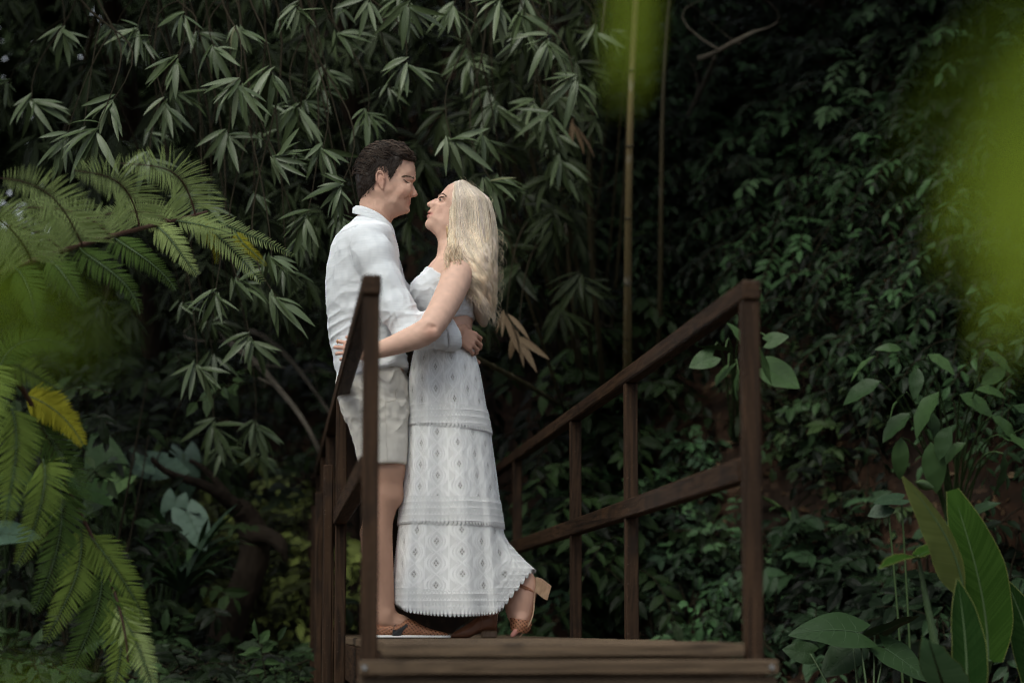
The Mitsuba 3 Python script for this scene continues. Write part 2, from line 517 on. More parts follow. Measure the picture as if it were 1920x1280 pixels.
def head_field(Fd, prof, widths, d0=0.0, round_r=.05, k=.012, mask=None):
    """Adds a head: the profile curve in photo pixels at the couple's distance, given its breadth by the widths (u, v, half-width in metres, reach in px)."""
    import shapely
    pts = np.array([P(u, v)[[0, 2]] for u, v in prof])
    q = np.vstack([pts[-3:], pts, pts[:4]])
    s = np.r_[0, np.cumsum(np.linalg.norm(np.diff(q, axis=0), axis=1) ** .7)]
    from scipy.interpolate import PchipInterpolator, Akima1DInterpolator
    tt = np.linspace(s[3], s[-4], 500)
    c = Akima1DInterpolator(s, q)(tt)
    poly = shapely.Polygon(c).buffer(0)
    lo, hi = c.min(0) - .05, c.max(0) + .05
    h = .001
    gx, gz = np.arange(lo[0], hi[0], h), np.arange(lo[1], hi[1], h)
    GX, GZ = np.meshgrid(gx, gz, indexing='ij')
    ins = shapely.contains_xy(poly, GX.ravel(), GZ.ravel()).reshape(GX.shape)
    s_in, s_out = ndimage.distance_transform_edt(ins) * h, ndimage.distance_transform_edt(~ins) * h
    num, den = 0, 0
    for u, v, w, reach in widths:
        x, _, z = P(u, v)
        g = ((GX - x) ** 2 + (GZ - z) ** 2) / (reach * PX) ** 2
        wt = 1 / (g + .05) ** 2
        num, den = num + wt * w, den + wt
    W = ndimage.gaussian_filter(num / den, 3.0)
    R = np.clip(W * .9, .006, round_r)
    t = np.clip(s_in / R, 0, 1)
    w = W * np.sqrt(np.clip(1 - (1 - t) ** 2, 0, 1))
    w = ndimage.gaussian_filter(w, 1.5)
    g0, g1 = np.gradient(w, h)
    cosf = np.maximum(1 / np.sqrt(1 + g0 ** 2 + g1 ** 2), .3)
    sl, X, Y, Z = Fd.box([lo[0] + .05, YC + d0 - .1, lo[1] + .05], [hi[0] - .05, YC + d0 + .1, hi[1] - .05])
    ix, iz = (X.ravel() - lo[0]) / h, (Z.ravel() - lo[1]) / h
    II, JJ = np.meshgrid(ix, iz, indexing='ij')
    samp = lambda A: ndimage.map_coordinates(A, [II, JJ], order=1, mode='nearest')[:, None, :]
    wS, cS, so, si = samp(w), samp(cosf), samp(s_out), samp(s_in)
    y = np.abs(Y - YC - d0)
    d = np.where(so > h, np.hypot(so, y), (y - wS) * cS)
    if mask is not None:                       # only the part that lies within this outline
        mp = shapely.Polygon(Akima1DInterpolator(np.arange(len(mask) + 1), np.array([P(u, v)[[0, 2]] for u, v in mask + mask[:1]]))(np.linspace(0, len(mask), 300))).buffer(0)
        mi_ = shapely.contains_xy(mp, GX.ravel(), GZ.ravel()).reshape(GX.shape)
        d = np.maximum(d, samp((ndimage.distance_transform_edt(~mi_) - ndimage.distance_transform_edt(mi_)) * h))
    Fd.blend(sl, d.astype(np.float32), k)
    return lambda u, v: float(ndimage.map_coordinates(w, [[(P(u, v)[0] - lo[0]) / h], [(P(u, v)[2] - lo[1]) / h]], order=1)[0])


def hand(Fd, wrist, fwd, back, thumb_side, curls, scale=1.0, spread=.10, thumb=((.55, .35), (.2, .5)), thumb_curl=.35, kfin=.004, rk=1.0):
    """Palm, four jointed fingers and a thumb. fwd: wrist to knuckles; back: out of the back of the hand; thumb_side: +1 or -1 along fwd x back; curls: per finger three bends."""
    fwd, back = unit(fwd), unit(back)
    back = unit(back - fwd * (fwd @ back))
    side = np.cross(fwd, back) * thumb_side
    s = scale
    wrist = np.asarray(wrist, float)
    Lm, tips = [.088, .090, .084, .076], []
    offs = [.030, .009, -.012, -.031]
    lens = [(.040, .024, .019), (.045, .028, .020), (.041, .026, .019), (.032, .019, .017)]
    rad = [.0088, .0090, .0085, .0074]
    for i in range(4):
        b0 = wrist + side * offs[i] * .55 * s + fwd * .008 * s
        kn = wrist + fwd * Lm[i] * s + side * offs[i] * s + back * (.004 - .003 * (i == 3)) * s
        Fd.cap(b0, kn, .014 * s, .0115 * s, k=.010, sq=(back, .85))
        d = unit(fwd + side * spread * (1.2 - i * .8))
        p, ang = kn, 0.0
        for j in range(3):
            ang += curls[i][j]
            dj = unit(d * math.cos(ang) - back * math.sin(ang))
            q = p + dj * lens[i][j] * s
            r0, r1 = rad[i] * s * rk * (1.08 - .1 * j), rad[i] * s * rk * (1.0 - .1 * j)
            Fd.cap(p, q, r0, r1, k=kfin)
            p = q
        tips.append((p, dj))
    # thumb: leaves the side of the palm near its base
    t0 = wrist + side * .020 * s + fwd * .022 * s - back * .006 * s
    t1 = t0 + unit(fwd * .75 + side * .65 - back * .25) * .040 * s
    t2 = t1 + unit(fwd * (1.0) + side * .35 - back * thumb_curl) * .032 * s
    t3 = t2 + unit(fwd * (1.0) + side * .05 - back * thumb_curl * 1.6) * .026 * s
    Fd.cap(t0, t1, .0135 * s, .0115 * s, k=.010)
    Fd.cap(t1, t2, .0105 * s, .0095 * s, k=.004)
    Fd.cap(t2, t3, .0095 * s, .0075 * s, k=.004)
    return tips


def on_face(Vm, path, sy, d0=0.0, off=.0004):
    """The pixel path laid on the skin of one side of the face."""
    from scipy.spatial import cKDTree
    m = (Vm[:, 1] - YC - d0) * sy > 0
    Q = Vm[m]
    t = cKDTree(Q[:, [0, 2]])
    pts = spline([A(u, v) for u, v in path], 24)
    dd, ii = t.query(pts[:, [0, 2]], k=6)
    y = (Q[ii, 1] * sy).max(1) * sy
    y = ndimage.gaussian_filter1d(y, 1.5)
    return np.stack([pts[:, 0], y + sy * off, pts[:, 2]], 1)


def A(u, v, d=0.0): return P(u, v, YC + d)


def rows_px(rows, dd=0.0):
    """(v, u left, u right, half-depth, depth offset) -> loft rows."""
    out = []
    for v, a, b, hy, oy in rows:
        pa, pb = P(a, v), P(b, v)
        out.append((pa[2], (pa[0] + pb[0]) / 2, (pb[0] - pa[0]) / 2, YC + oy + dd, hy))
    return out


def ridged(p, M, seed=0, power=3):
    q = p @ np.asarray(M, float).T
    n = meshkit.fbm(q, 2, seed)
    return (1 - np.abs(2 * n - 1)) ** power
# ================================================================ skin, cloth and leather
principled('skin', VC, .54, .28, bump=lambda p, n, uv: fbm(p.x * 260, p.y * 260, p.z * 260, 2), scale=.0006, eps=.001)


def weave(p):
    return noise(p.x * 420, p.y * 420, p.z * 130) + noise(p.x * 130, p.y * 130, p.z * 420)


principled('linen', proc(lambda p, n, uv: mix((.57, .595, .615), (.74, .755, .765), fbm(p.x * 90, p.y * 90, p.z * 22, 3)*.6 + .4 * noise(p.x * 24, p.y * 24, p.z * 220))), .85, .2,
           bump=lambda p, n, uv: weave(p) * .5 + 2.2 * fbm(p.x * 26, p.y * 26, p.z * 26, 3), scale=.0024, eps=.0015, sheen=.25)
principled('linen_inside', proc(lambda p, n, uv: mix((.50, .56, .64), (.64, .68, .73), smoothstep(.4, .6, noise(p.x * 300, p.y * 300, p.z * 300)))), .9, .2)
principled('twill', proc(lambda p, n, uv: mix((.53, .50, .445), (.63, .60, .545), fbm(p.x * 60, p.y * 60, p.z * 60, 3))), .85, .2,
           bump=lambda p, n, uv: noise((p.x + p.z) * 700, p.y * 700, (p.x - p.z) * 150) * .4 + 1.8 * fbm(p.x * 22, p.y * 22, p.z * 30, 3), scale=.003, eps=.0015, sheen=.2)
principled('seam_thread', (.40, .36, .30), .9, .2)
principled('button_shell', (.62, .60, .56), .3, .5)
principled('dark_hair', VC, .40, .16)
principled('fair_hair', VC, .38, .45, sheen=.15)
principled('eye_white', (.62, .60, .57), .15, .5, clearcoat=.8)
principled('eye_dark', (.02, .014, .01), .12, .5, clearcoat=1.0)
principled('lash_hair', (.012, .009, .008), .6, .3)
principled('rubber_white', (.70, .69, .66), .6, .4)
principled('elastic_black', proc(lambda p, n, uv: mix((.012, .012, .014), (.035, .035, .038), noise(p.x * 600, p.y * 600, p.z * 200))), .8, .3)


def woven_leather(p, n, uv):
    a, b = (p.x * 1.0 + p.z * .8) * 78, (p.x * .6 - p.z * 1.0) * 78
    k = dr.abs(dr.sin(a * 3.14159)) * .6 + .4 * dr.abs(dr.sin(b * 3.14159))
    return mix((.025, .009, .005), mix((.30, .115, .055), (.42, .19, .10), noise(p.x * 80, p.y * 80, p.z * 80)), smoothstep(.25, .6, k))


principled('woven_leather', proc(woven_leather), .45, .45, bump=lambda p, n, uv: dr.abs(dr.sin((p.x + p.z * .8) * 245)) + dr.abs(dr.sin((p.x * .6 - p.z) * 245)), scale=.0015, eps=.0008)
principled('tan_leather', proc(lambda p, n, uv: mix((.20, .075, .038), (.32, .135, .070), fbm(p.x * 40, p.y * 40, p.z * 40, 3))), .42, .45)
principled('stacked_heel', proc(lambda p, n, uv: mix((.20, .115, .065), (.36, .235, .145), noise((p.x - p.z * .5) * 260, p.y * 30, (p.z + p.x) * 40))), .5, .4)
principled('gold', (.75, .52, .22), .25, .5, metallic=1.0)
# ================================================================ the man: facing right, leaning back on the left handrail
man = thing('person', 'dark haired man in white linen shirt and beige shorts embracing the woman', 'person')
zc_ = lambda v: P(700, v)[2]
xs = steps(-.74, (-.62, .006), (-.34, .0026), (-.05, .005), (.02, .006))
ys = steps(YC - .37, (YC - .10, .0052), (YC + .08, .0032), (YC + .36, .006))
zs = steps(-.01, (.50, .006), (.98, .008), (1.24, .0036), (1.56, .006), (1.90, .0026))
B = Field(xs, ys, zs)
# head: profile surveyed from the photograph, clockwise from the hairline
prof = [(776, 305), (778.5, 317), (779.3, 327), (779, 333), (778, 337.5), (774.3, 344), (775.5, 349), (778.5, 355), (782, 361), (783, 365), (781, 368.3), (776, 369.6), (771.3, 370.8), (770, 374.5), (771.3, 378),
        (769.5, 379.7), (770.2, 382.5), (767.4, 386), (767.8, 390), (768.6, 394), (766.5, 398.5), (761, 401), (750, 404), (741, 408), (735, 414), (731, 424), (722, 440), (690, 440), (668, 425), (668, 408), (674, 390), (674, 372), (670, 350), (669, 325),
        (673, 303), (685, 285), (705, 274), (730, 272), (755, 280), (768, 292)]
widths = [(770, 312, .056, 20), (745, 310, .070, 22), (712, 312, .079, 30), (682, 320, .068, 24), (775, 334, .050, 9), (755, 335, .064, 16), (768, 346, .040, 7), (775, 349, .014, 5), (779, 360, .013, 6), (782, 365, .011, 5), (774, 367, .018, 4),
          (764, 366, .040, 8), (752, 362, .060, 12), (720, 350, .073, 24), (768, 375, .027, 6), (769, 382, .021, 6), (757, 380, .047, 10), (738, 378, .061, 14), (764, 394, .026, 8), (752, 397, .042, 10), (733, 398, .055, 14), (712, 390, .062, 16),
          (690, 385, .056, 18), (725, 425, .056, 16), (690, 425, .060, 18)]
wman = head_field(B, prof, widths, 0.0)
for sy in (-1, 1):
    # brow ridge, eye socket, cheekbone, nostril wing, mouth corner
    B.cap(A(776, 336, sy * .014), A(761, 336.5, sy * .046), .0075, .006, k=.010)
    B.ell(A(767.5, 346.5, sy * .040), [.010, .014, .007], k=.010, op='sub')
    B.ell(A(765.8, 346.8, sy * .033), [.0125, .0125, .0120], k=.003)
    B.ell(A(757, 359, sy * .045), [.022, .014, .016], k=.03)
    B.ell(A(774.5, 366, sy * .013), [.0085, .0065, .0065], k=.005)
    B.ell(A(775.8, 369.6, sy * .0085), [.0045, .0035, .003], k=.003, op='sub')
    mo = [(771.5, 378.2), (768.5, 377.8), (764.5, 376.2), (760.5, 373.0)]
    mp = [A(u, v, sy * (.003 if i == 0 else wman(u, v))) for i, (u, v) in enumerate(mo)]
    for i in range(3): B.cap(mp[i], mp[i + 1], .0030 - .0004 * i, .0026 - .0004 * i, k=.0035, op='sub')
    nl = [(768.5, 363.5), (764, 366.5), (760.5, 370.5), (758.5, 376)]
    mp = [A(u, v, sy * (wman(u, v) + .0008)) for u, v in nl]
    for i in range(3): B.cap(mp[i], mp[i + 1], .0022, .0020, k=.006, op='sub')
    # ear
    c = A(713.5, 337.5, sy * .079)
    Rt = frame([-.22, 0, 1], [0, -sy, 0])
    B.ell(c, [.0155, .030, .009], R=Rt @ np.eye(3), k=.006)
    ring = [c + Rt @ np.array([.0145 * math.cos(a), .028 * math.sin(a) + .002, 0]) + [0, sy * .007, 0] for a in np.linspace(-.9, 3.7, 12)]
    ring = [A(721, 331, sy * .080)] + [A(713.5 + 7.4 * math.cos(a) - 1.5 * math.sin(a), 336 - 15.5 * math.sin(a), sy * (.088 + .003 * math.sin(a))) for a in np.linspace(.1, 3.6, 11)]
    B.chain(ring, [.0032] * len(ring), k=.003)
    B.ell(A(715, 339, sy * .091), [.0075, .006, .013], k=.004, op='sub')
    B.ell(A(716.8, 352.5, sy * .080), [.0055, .0045, .008], k=.006)
# trunk and legs under the clothes
B.loft(rows_px([(425, 665, 728, .075, 0), (440, 645, 735, .16, 0), (470, 632, 738, .17, 0), (540, 626, 742, .165, 0), (610, 630, 742, .150, 0), (660, 640, 752, .150, 0), (715, 642, 760, .165, 0), (760, 650, 760, .16, 0)]), k=.03)
B.chain([A(700, 735, -.085), A(712, 800, -.095), A(724, 880, -.10), A(722, 930, -.10)], [.085, .080, .066, .058], k=.02)
B.chain([A(722, 930, -.10), A(712, 960, -.10), A(706, 1000, -.10), A(711, 1060, -.10), A(719, 1120, -.10), A(722, 1160, -.10)], [.058, .050, .054, .048, .036, .036], k=.015, n=14)
B.ell(A(740, 926, -.10), [.026, .036, .040], k=.025)
B.ell(A(728, 1150, -.132), [.012, .008, .014], k=.01)
B.chain([A(722, 1158, -.10), A(752, 1170, -.10), A(800, 1186, -.10)], [.036, .030, .018], k=.02)
B.chain([A(702, 735, .085), A(712, 820, .095), A(722, 925, .10), A(704, 1000, .10), A(716, 1120, .10), A(722, 1160, .10)], [.085, .078, .058, .054, .037, .036], k=.02)
B.chain([A(722, 1160, .10), A(752, 1172, .10), A(798, 1187, .10)], [.036, .030, .018], k=.02)
# near arm: upper arm, forearm round her waist, hand on the small of her back
WR = A(853, 622, -.165)
B.chain([A(695, 462, -.185), A(735, 545, -.225), A(768, 618, -.245)], [.052, .046, .041], k=.02)
B.chain([A(768, 620, -.245), A(805, 627, -.225), A(836, 627, -.190), WR], [.042, .040, .034, .029], k=.015, sq=([0, .9, .3], .92))
hand(B, WR, [.62, .55, -.30], [.70, -.70, .08], -1, [(.35, .5, .3), (.30, .55, .3), (.30, .6, .35), (.32, .6, .4)], scale=1.03, thumb_curl=.5)
# far arm, its fingertips showing past her hip
WL = A(848, 668, .165)
B.chain([A(695, 462, .185), A(740, 545, .25), A(778, 612, .27)], [.052, .046, .041], k=.02)
B.chain([A(778, 614, .27), A(815, 645, .235), WL], [.042, .038, .029], k=.015)
hand(B, WL, [.55, -.60, -.42], [.62, .70, -.1], 1, [(.15, .25, .2), (.12, .25, .2), (.12, .3, .2), (.15, .3, .3)], scale=1.03, thumb_curl=.3)
V, Fc = B.mesh(1)
# skin colour: weathered neck and cheeks, paler forehead, darker beard shadow, lips
Pu = 960 + F * V[:, 0] / (V[:, 1] * CP + (V[:, 2] - ZC) * SP)
Pv = 640 - F * (-SP * V[:, 1] + CP * (V[:, 2] - ZC)) / (V[:, 1] * CP + (V[:, 2] - ZC) * SP)
g = lambda u, v, r: np.exp(-((Pu - u) ** 2 + (Pv - v) ** 2) / r ** 2)
col = np.tile([.56, .345, .255], (len(V), 1))
mott = meshkit.fbm(V * 60, 3, 2)[:, None]
col *= .84 + .32 * mott
lerp = lambda c, t: col * (1 - t[:, None]) + np.array(c) * t[:, None]
hd = (Pv < 425) & (V[:, 2] > 1.4)
col = lerp([.50, .235, .165], .35 * hd * (g(756, 361, 12) + g(781, 364, 8)))
col = lerp([.48, .27, .195], .6 * hd * np.clip(g(740, 415, 28), 0, 1))
col = lerp([.36, .225, .170], .35 * hd * np.clip(g(755, 388, 15) + g(735, 385, 14), 0, 1))
col = lerp([.46, .215, .17], .8 * hd * np.clip(g(769.5, 377.4, 3.4) + g(769, 382.3, 3.4), 0, 1))
col = lerp([.50, .23, .17], .5 * hd * g(713, 337, 15))
col = lerp([.385, .215, .145], .75 * (Pv > 840))
col = lerp([.45, .245, .17], .7 * ((Pu > 800) & (Pv > 560) & (Pv < 740)))
part(man, 'body', (V, Fc), 'skin', smooth=True, color=col)
for sy in (-1, 1):
    # upper lid lowered over the eye, a dark lash line, a brow of short hairs
    part(man, 'eyelash', tube(on_face(V, [(757.5, 341.5), (761.5, 344.6), (765.5, 346.8), (769.8, 347.4)], sy), [.0006, .0012, .0015, .0012, .0005], 6), 'lash_hair', smooth=True)
    bl = on_face(V, [(777.0, 336.6), (771, 335.2), (764, 335.0), (757, 337.2)], sy, off=0)
    hs = []
    for i in range(170):
        t = rng.random()
        b = bl[int(t * 23)] + [rng.normal(0, .0011), sy * .0003, rng.normal(0, .0017)]
        hs.append(tube([b, b + [-.007, sy * .0022, -.0006 - .0022 * t]], [.0007, .0003], 3, caps=False))
    part(man, 'eyebrow', join(hs), 'dark_hair', color=np.tile([.085, .052, .034], (sum(len(h[0]) for h in hs), 1)))
# ---- hair: short faded sides, long wavy top swept back and over the forehead
H = Field(steps(-.63, (-.33, .003)), steps(YC - .11, (YC + .11, .0035)), steps(1.60, (1.90, .003)))
hair_prof = [(780, 300), (781, 317), (781, 330), (777, 345), (779, 365), (768, 395), (735, 416), (700, 430), (674, 405), (674.5, 388), (672, 372), (668.3, 350), (666.5, 325), (669.5, 302), (681, 282), (702, 269), (730, 266), (757, 274), (772, 287)]
hair_edge = [(784, 290), (777, 304), (768, 306), (757, 305), (750, 315), (742, 330), (737, 340), (732, 340), (729, 324), (722, 319), (712, 320), (706, 330), (706, 342), (702, 354), (690, 364), (678, 374), (664, 380), (660, 330), (668, 280), (700, 258), (740, 256), (772, 272)]
head_field(H, hair_prof, [(u, v, w + (.0065 if v < 300 else .0035 if v < 345 else .0012), r) for u, v, w, r in widths] + [(745, 290, .070, 16), (712, 290, .080, 18)], 0.0, round_r=.05, k=0, mask=hair_edge)
hv, hf = H.mesh(1)
hn = normals(hv, hf)
hv = hv + hn * ((ridged(hv, np.array([[30, 10, 60], [0, 60, 0], [60, 0, -20]]), 4, 2) - .4) * .0025)[:, None]
part(man, 'hair_base', (hv, hf), 'dark_hair', smooth=True, color=np.tile([.020, .0135, .010], (len(hv), 1)))
hs, cs = [], []
rg = np.random.default_rng(11)
def top_v(u): return np.interp(u, [662, 668, 683, 703, 730, 757, 772, 782, 788], [330, 305, 283, 269, 266, 273, 287, 300, 312])


for i in range(170):            # locks along the top of the head, waved, standing a little proud
    t0 = rg.random()
    u0, y0 = 676 + 88 * t0, rg.uniform(-.055, .045)
    drop = 22 * (abs(y0) / .06) ** 2
    L, ph, am = rg.uniform(12, 24), rg.uniform(0, 6), rg.uniform(.5, 1.6) * (1 + 1.2 * t0)
    pts = []
    for s in np.linspace(0, 1, 8):
        u = u0 - L * .5 + L * 1.15 * s
        pts.append(A(u, top_v(u) + drop - 3.6 * math.sin(math.pi * min(1, s * 1.1)) * (.4 + .7 * t0) + am * math.sin(ph + 7.5 * s) + .3, y0 + .004 * math.sin(ph + s * 5)))
    m = tube(pts, np.r_[.0012, np.full(5, rg.uniform(.0022, .0042)), .0022, .0006], 5, n=12, flat=.6, caps=False)
    hs.append(m); cs.append(np.tile(np.array([.040, .027, .020]) * rg.uniform(.2, 2.0), (len(m[0]), 1)))
for i in range(240):            # locks swept over the near and far side of the top
    u0 = rg.uniform(672, 762)
    v0 = top_v(u0) + rg.uniform(2, 34) * (1 if u0 < 730 else .75)
    fwd_ = np.clip((u0 - 672) / 90, 0, 1)
    L = rg.uniform(14, 30)
    sl, ph, am = rg.normal(.38, .10) - .15 * fwd_, rg.uniform(0, 6), rg.uniform(.6, 2.0) * (.5 + fwd_)
    s = np.linspace(0, 1, 9)
    uu = u0 - L * .45 + L * s
    vv = v0 + sl * L * (s - .3) + 4.5 * (s - .45) ** 2 * 4 * .5 + am * np.sin(ph + 6.5 * s)
    vv = np.maximum(vv, top_v(uu) + 1.5)
    for sy in ((-1, 1) if i % 4 == 0 else (-1,)):
        pts = on_face(hv, list(zip(uu, vv)), sy, off=.0012)[::2]
        r_ = rg.uniform(.0020, .0040)
        m = tube(pts, np.r_[.0010, np.full(len(pts) - 3, r_), r_ * .6, .0005], 5, flat=.6, caps=False)
        hs.append(m); cs.append(np.tile(np.array([.044, .030, .022]) * rg.uniform(.12, 2.0) * (1.1 - .5 * np.clip((v0 - top_v(u0)) / 34, 0, 1)), (len(m[0]), 1)))
for i in range(34):             # curls over the forehead
    u0, v0, y0 = rg.uniform(742, 777), rg.uniform(270, 300), rg.uniform(-.062, .05)
    v0 = np.interp(u0, [742, 760, 777], [270, 277, 292]) + 26 * (abs(y0) / .07) ** 2
    a0, R0 = rg.uniform(0, 6.28), rg.uniform(3.0, 6.0)
    pts = [A(u0 + R0 * math.cos(a0 + s * 4.6) * (1 - .3 * s / 1), v0 + R0 * .8 * math.sin(a0 + s * 4.6), y0 + .004 * s) for s in np.linspace(0, 1, 9)]
    m = tube(pts, np.r_[.001, np.full(7, rg.uniform(.0018, .0030)), .0008], 4, n=16, caps=False)
    hs.append(m); cs.append(np.tile(np.array([.042, .029, .022]) * rg.uniform(.4, 2.2), (len(m[0]), 1)))
for i in range(2600):           # clipped sides
    u, v = rg.uniform(668, 756), rg.uniform(284, 376)
    edge = np.interp(u, [668, 676, 690, 704, 708, 716, 727, 731, 738, 748, 756], [376, 374, 364, 352, 330, 320, 322, 340, 330, 314, 303])
    if v > edge - 1 or (706 < u < 722 and 321 < v < 356): continue
    w = wman(u, v)
    if w < .02: continue
    for sy in ((-1,) if rg.random() < .75 else (1,)):
        fade = np.clip((v - 335) / 35, 0, 1)
        b = A(u, v, sy * (w + .0005 + .003 * (1 - fade)))
        l = .012 * (1 - .6 * fade)
        m = tube([b, b + [-.45 * l, sy * l * .22, -l]], [.0009, .0003], 3, caps=False)
        hs.append(m); cs.append(np.tile(np.array([.026, .018, .014]) * rg.uniform(.5, 1.4), (6, 1)))
part(man, 'hair', join(hs), 'dark_hair', smooth=True, color=np.vstack(cs))

# ---- shirt
S = Field(steps(-.74, (-.20, .0042)), steps(YC - .33, (YC + .34, .005)), steps(.90, (1.62, .0042)))
shirt_rows = [(408, 667, 722, .066, 0), (420, 655, 730, .085, 0), (432, 643, 737, .155, 0), (450, 630, 742, .190, 0), (480, 619, 746, .198, 0), (520, 614, 748, .195, 0), (560, 613, 748, .188, 0), (600, 616, 750, .178, 0), (640, 621, 755, .172, 0),
              (675, 627, 762, .174, 0), (700, 631, 766, .182, 0), (712, 633, 768, .185, 0)]
S.loft(rows_px(shirt_rows), k=.02, n=2.3)
S.chain([A(688, 452, -.165), A(702, 478, -.190), A(722, 530, -.215), A(745, 580, -.235), A(768, 612, -.245)], [.058, .065, .061, .060, .060], k=.030)
S.chain([A(768, 612, -.247), A(795, 622, -.232), A(815, 626, -.212)], [.060, .060, .058], k=.02)
S.chain([A(688, 452, .165), A(715, 500, .20), A(745, 560, .25), A(778, 612, .27), A(815, 645, .235)], [.058, .064, .058, .056, .05], k=.030)
S.half(A(700, 711, 0), [0.30, -.1, -1]).half(A(700, 724, 0), [-.05, .0, -1])
S.half(A(700, 404, 0), [.28, 0, 1])
sv, sf = S.mesh(2)
sn = normals(sv, sf)
su = 960 + F * sv[:, 0] / (sv[:, 1] * CP + (sv[:, 2] - ZC) * SP)
sw = 640 - F * (-SP * sv[:, 1] + CP * (sv[:, 2] - ZC)) / (sv[:, 1] * CP + (sv[:, 2] - ZC) * SP)
arm_t = np.clip(((su - 695) * 75 + (sw - 462) * 155) / (75 ** 2 + 155 ** 2), 0, 1.3)
near_arm = np.clip((YC - .15 - sv[:, 1]) / .04, 0, 1) * np.clip((su - 668) / 24, 0, 1)
ln = unit([.435, 0, -.9])                  # along the sleeve
xl = sv @ ln
xc = sv @ np.array([.9, 0, .435])
q = np.stack([xc * 34 + xl * 5, sv[:, 1] * 22, xl * 6.5], 1)
long_f = (1 - np.abs(2 * meshkit.noise(q, 21) - 1)) ** 2
q = np.stack([xc * 13 - xl * 16, sv[:, 1] * 12, xl * 26 + xc * 8], 1)
elb = (1 - np.abs(2 * meshkit.noise(q, 22) - 1)) ** 2.5
d_arm = .0085 * (long_f - .3) * np.clip(arm_t * 2, .25, 1) + .010 * (elb - .25) * np.clip((arm_t - .55) * 2.5, 0, 1)
q = np.stack([sv[:, 0] * 9 + sv[:, 2] * 10, sv[:, 1] * 9, sv[:, 2] * 27 - sv[:, 0] * 13], 1)
back_f = (1 - np.abs(2 * meshkit.noise(q, 23) - 1)) ** 2.5
q = np.stack([sv[:, 0] * 26, sv[:, 1] * 20, sv[:, 2] * 5 + sv[:, 0] * 6], 1)
vert_f = (1 - np.abs(2 * meshkit.noise(q, 24) - 1)) ** 2
low = np.clip((sw - 500) / 120, 0, 1)
d_tor = .007 * (back_f - .25) * (.35 + .65 * low) + .006 * (vert_f - .3) * (1 - .4 * low)
sv = sv + sn * (d_arm * near_arm + d_tor * (1 - near_arm) + .004 * (meshkit.fbm(sv * 14, 2, 9) - .5))[:, None] * np.clip((sw - 425) / 25, .15, 1)[:, None]
part(man, 'shirt', (sv, sf), 'linen', smooth=True)


def sheet(ring_a, ring_b, th=.0025, n=60, closed=False, mid=None):
    """A cloth band between two space curves, given thickness."""
    a, b = spline(ring_a, n), spline(ring_b, n)
    rowsv = [a, b] if mid is None else [a, spline(mid, n), b]
    o = []
    nr = unit(np.cross(np.gradient(a, axis=0), b - a))
    for r in rowsv: o.append(r)
    for r in rowsv[::-1]: o.append(r - nr * th)
    m = len(o)
    Vv = np.stack(o, 1).reshape(-1, 3)
    Fq = []
    for i in range(n - 1):
        for j in range(m):
            p0, p1 = i * m + j, i * m + (j + 1) % m
            Fq += [[p0, p1, p1 + m], [p0, p1 + m, p0 + m]]
    return Vv, np.array(Fq)


# collar: stand and turned-down leaf around the neck
def ring_pts(pts): return [A(*p) for p in pts]


lo_r = [(742, 446, -.014), (738, 439, -.045), (722, 424, -.074), (698, 410, -.076), (672, 402, -.055), (660, 399, .0), (672, 402, .055), (698, 410, .076), (722, 424, .074), (740, 439, .03)]
up_r = [(733, 418, -.012), (727, 413, -.036), (714, 402, -.060), (698, 393, -.064), (678, 386, -.045), (668, 385, .0), (678, 386, .045), (698, 393, .064), (714, 402, .060), (728, 413, .03)]
mid_r = [(739, 430, -.020), (733, 424, -.046), (719, 411, -.071), (698, 400, -.074), (674, 392, -.054), (661, 390, 0), (674, 392, .054), (698, 400, .074), (719, 411, .071), (734, 424, .04)]
part(man, 'shirt__collar', sheet(ring_pts(up_r), ring_pts(lo_r), mid=ring_pts(mid_r)), 'linen', smooth=50)
# rolled cuff at the elbow of the near sleeve
ca, cb = A(812, 626, -.222), A(838, 626, -.190)
axd = unit(cb - ca)
e1 = unit(np.array([-.20, -.1, 1.0]) - axd * (np.array([-.20, -.1, 1.0]) @ axd)); e2 = np.cross(axd, e1)
V_, F_ = [], []
prof_c = [(-.030, .057), (-.026, .064), (-.005, .0665), (.016, .064), (.024, .060), (.023, .056), (.004, .054), (-.028, .052)]
nn = 56
for i in range(nn):
    a = 2 * math.pi * i / nn
    for k, (s, r) in enumerate(prof_c):
        rr = r * (1 + .035 * math.sin(3 * a + 1) + .02 * math.sin(7 * a + 2 * s * 60)) * (.92 if k > 4 else 1)
        tilt = .35 * math.cos(a) * .05
        V_.append(cb + axd * (s - tilt) + (e1 * math.cos(a) * 1.0 + e2 * math.sin(a) * .92) * rr)
m_ = len(prof_c)
for i in range(nn):
    for k in range(m_):
        p0, p1 = i * m_ + k, i * m_ + (k + 1) % m_
        q0, q1 = ((i + 1) % nn) * m_ + k, ((i + 1) % nn) * m_ + (k + 1) % m_
        F_ += [[p0, q1, p1], [p0, q0, q1]]
V_, F_ = np.array(V_), np.array(F_)
if trimesh.Trimesh(V_, F_, process=False).volume < 0: F_ = F_[:, ::-1]
part(man, 'shirt__cuff', (V_, F_), 'linen', smooth=50, label='rolled up cuff of the near sleeve')


def on_surface(Vm, Nm, pts, off=.001):
    from scipy.spatial import cKDTree
    t = cKDTree(Vm)
    d, i = t.query(np.asarray(pts))
    return Vm[i] + Nm[i] * off


sn = normals(sv, sf)
from scipy.spatial import cKDTree
for nm, line in (('sleeve_seam', [(676, 433, -.16), (668, 447, -.18), (664, 470, -.19), (668, 500, -.19), (676, 530, -.18)]), ('yoke_seam', [(640, 440, -.12), (655, 436, -.15), (676, 433, -.165)])):
    pl = on_surface(sv, sn, spline([A(*p) for p in line], 26), .0008)
    part(man, 'shirt__' + nm, tube(relax_line(pl) if 'relax_line' in globals() else pl, .0013, 5), 'linen')
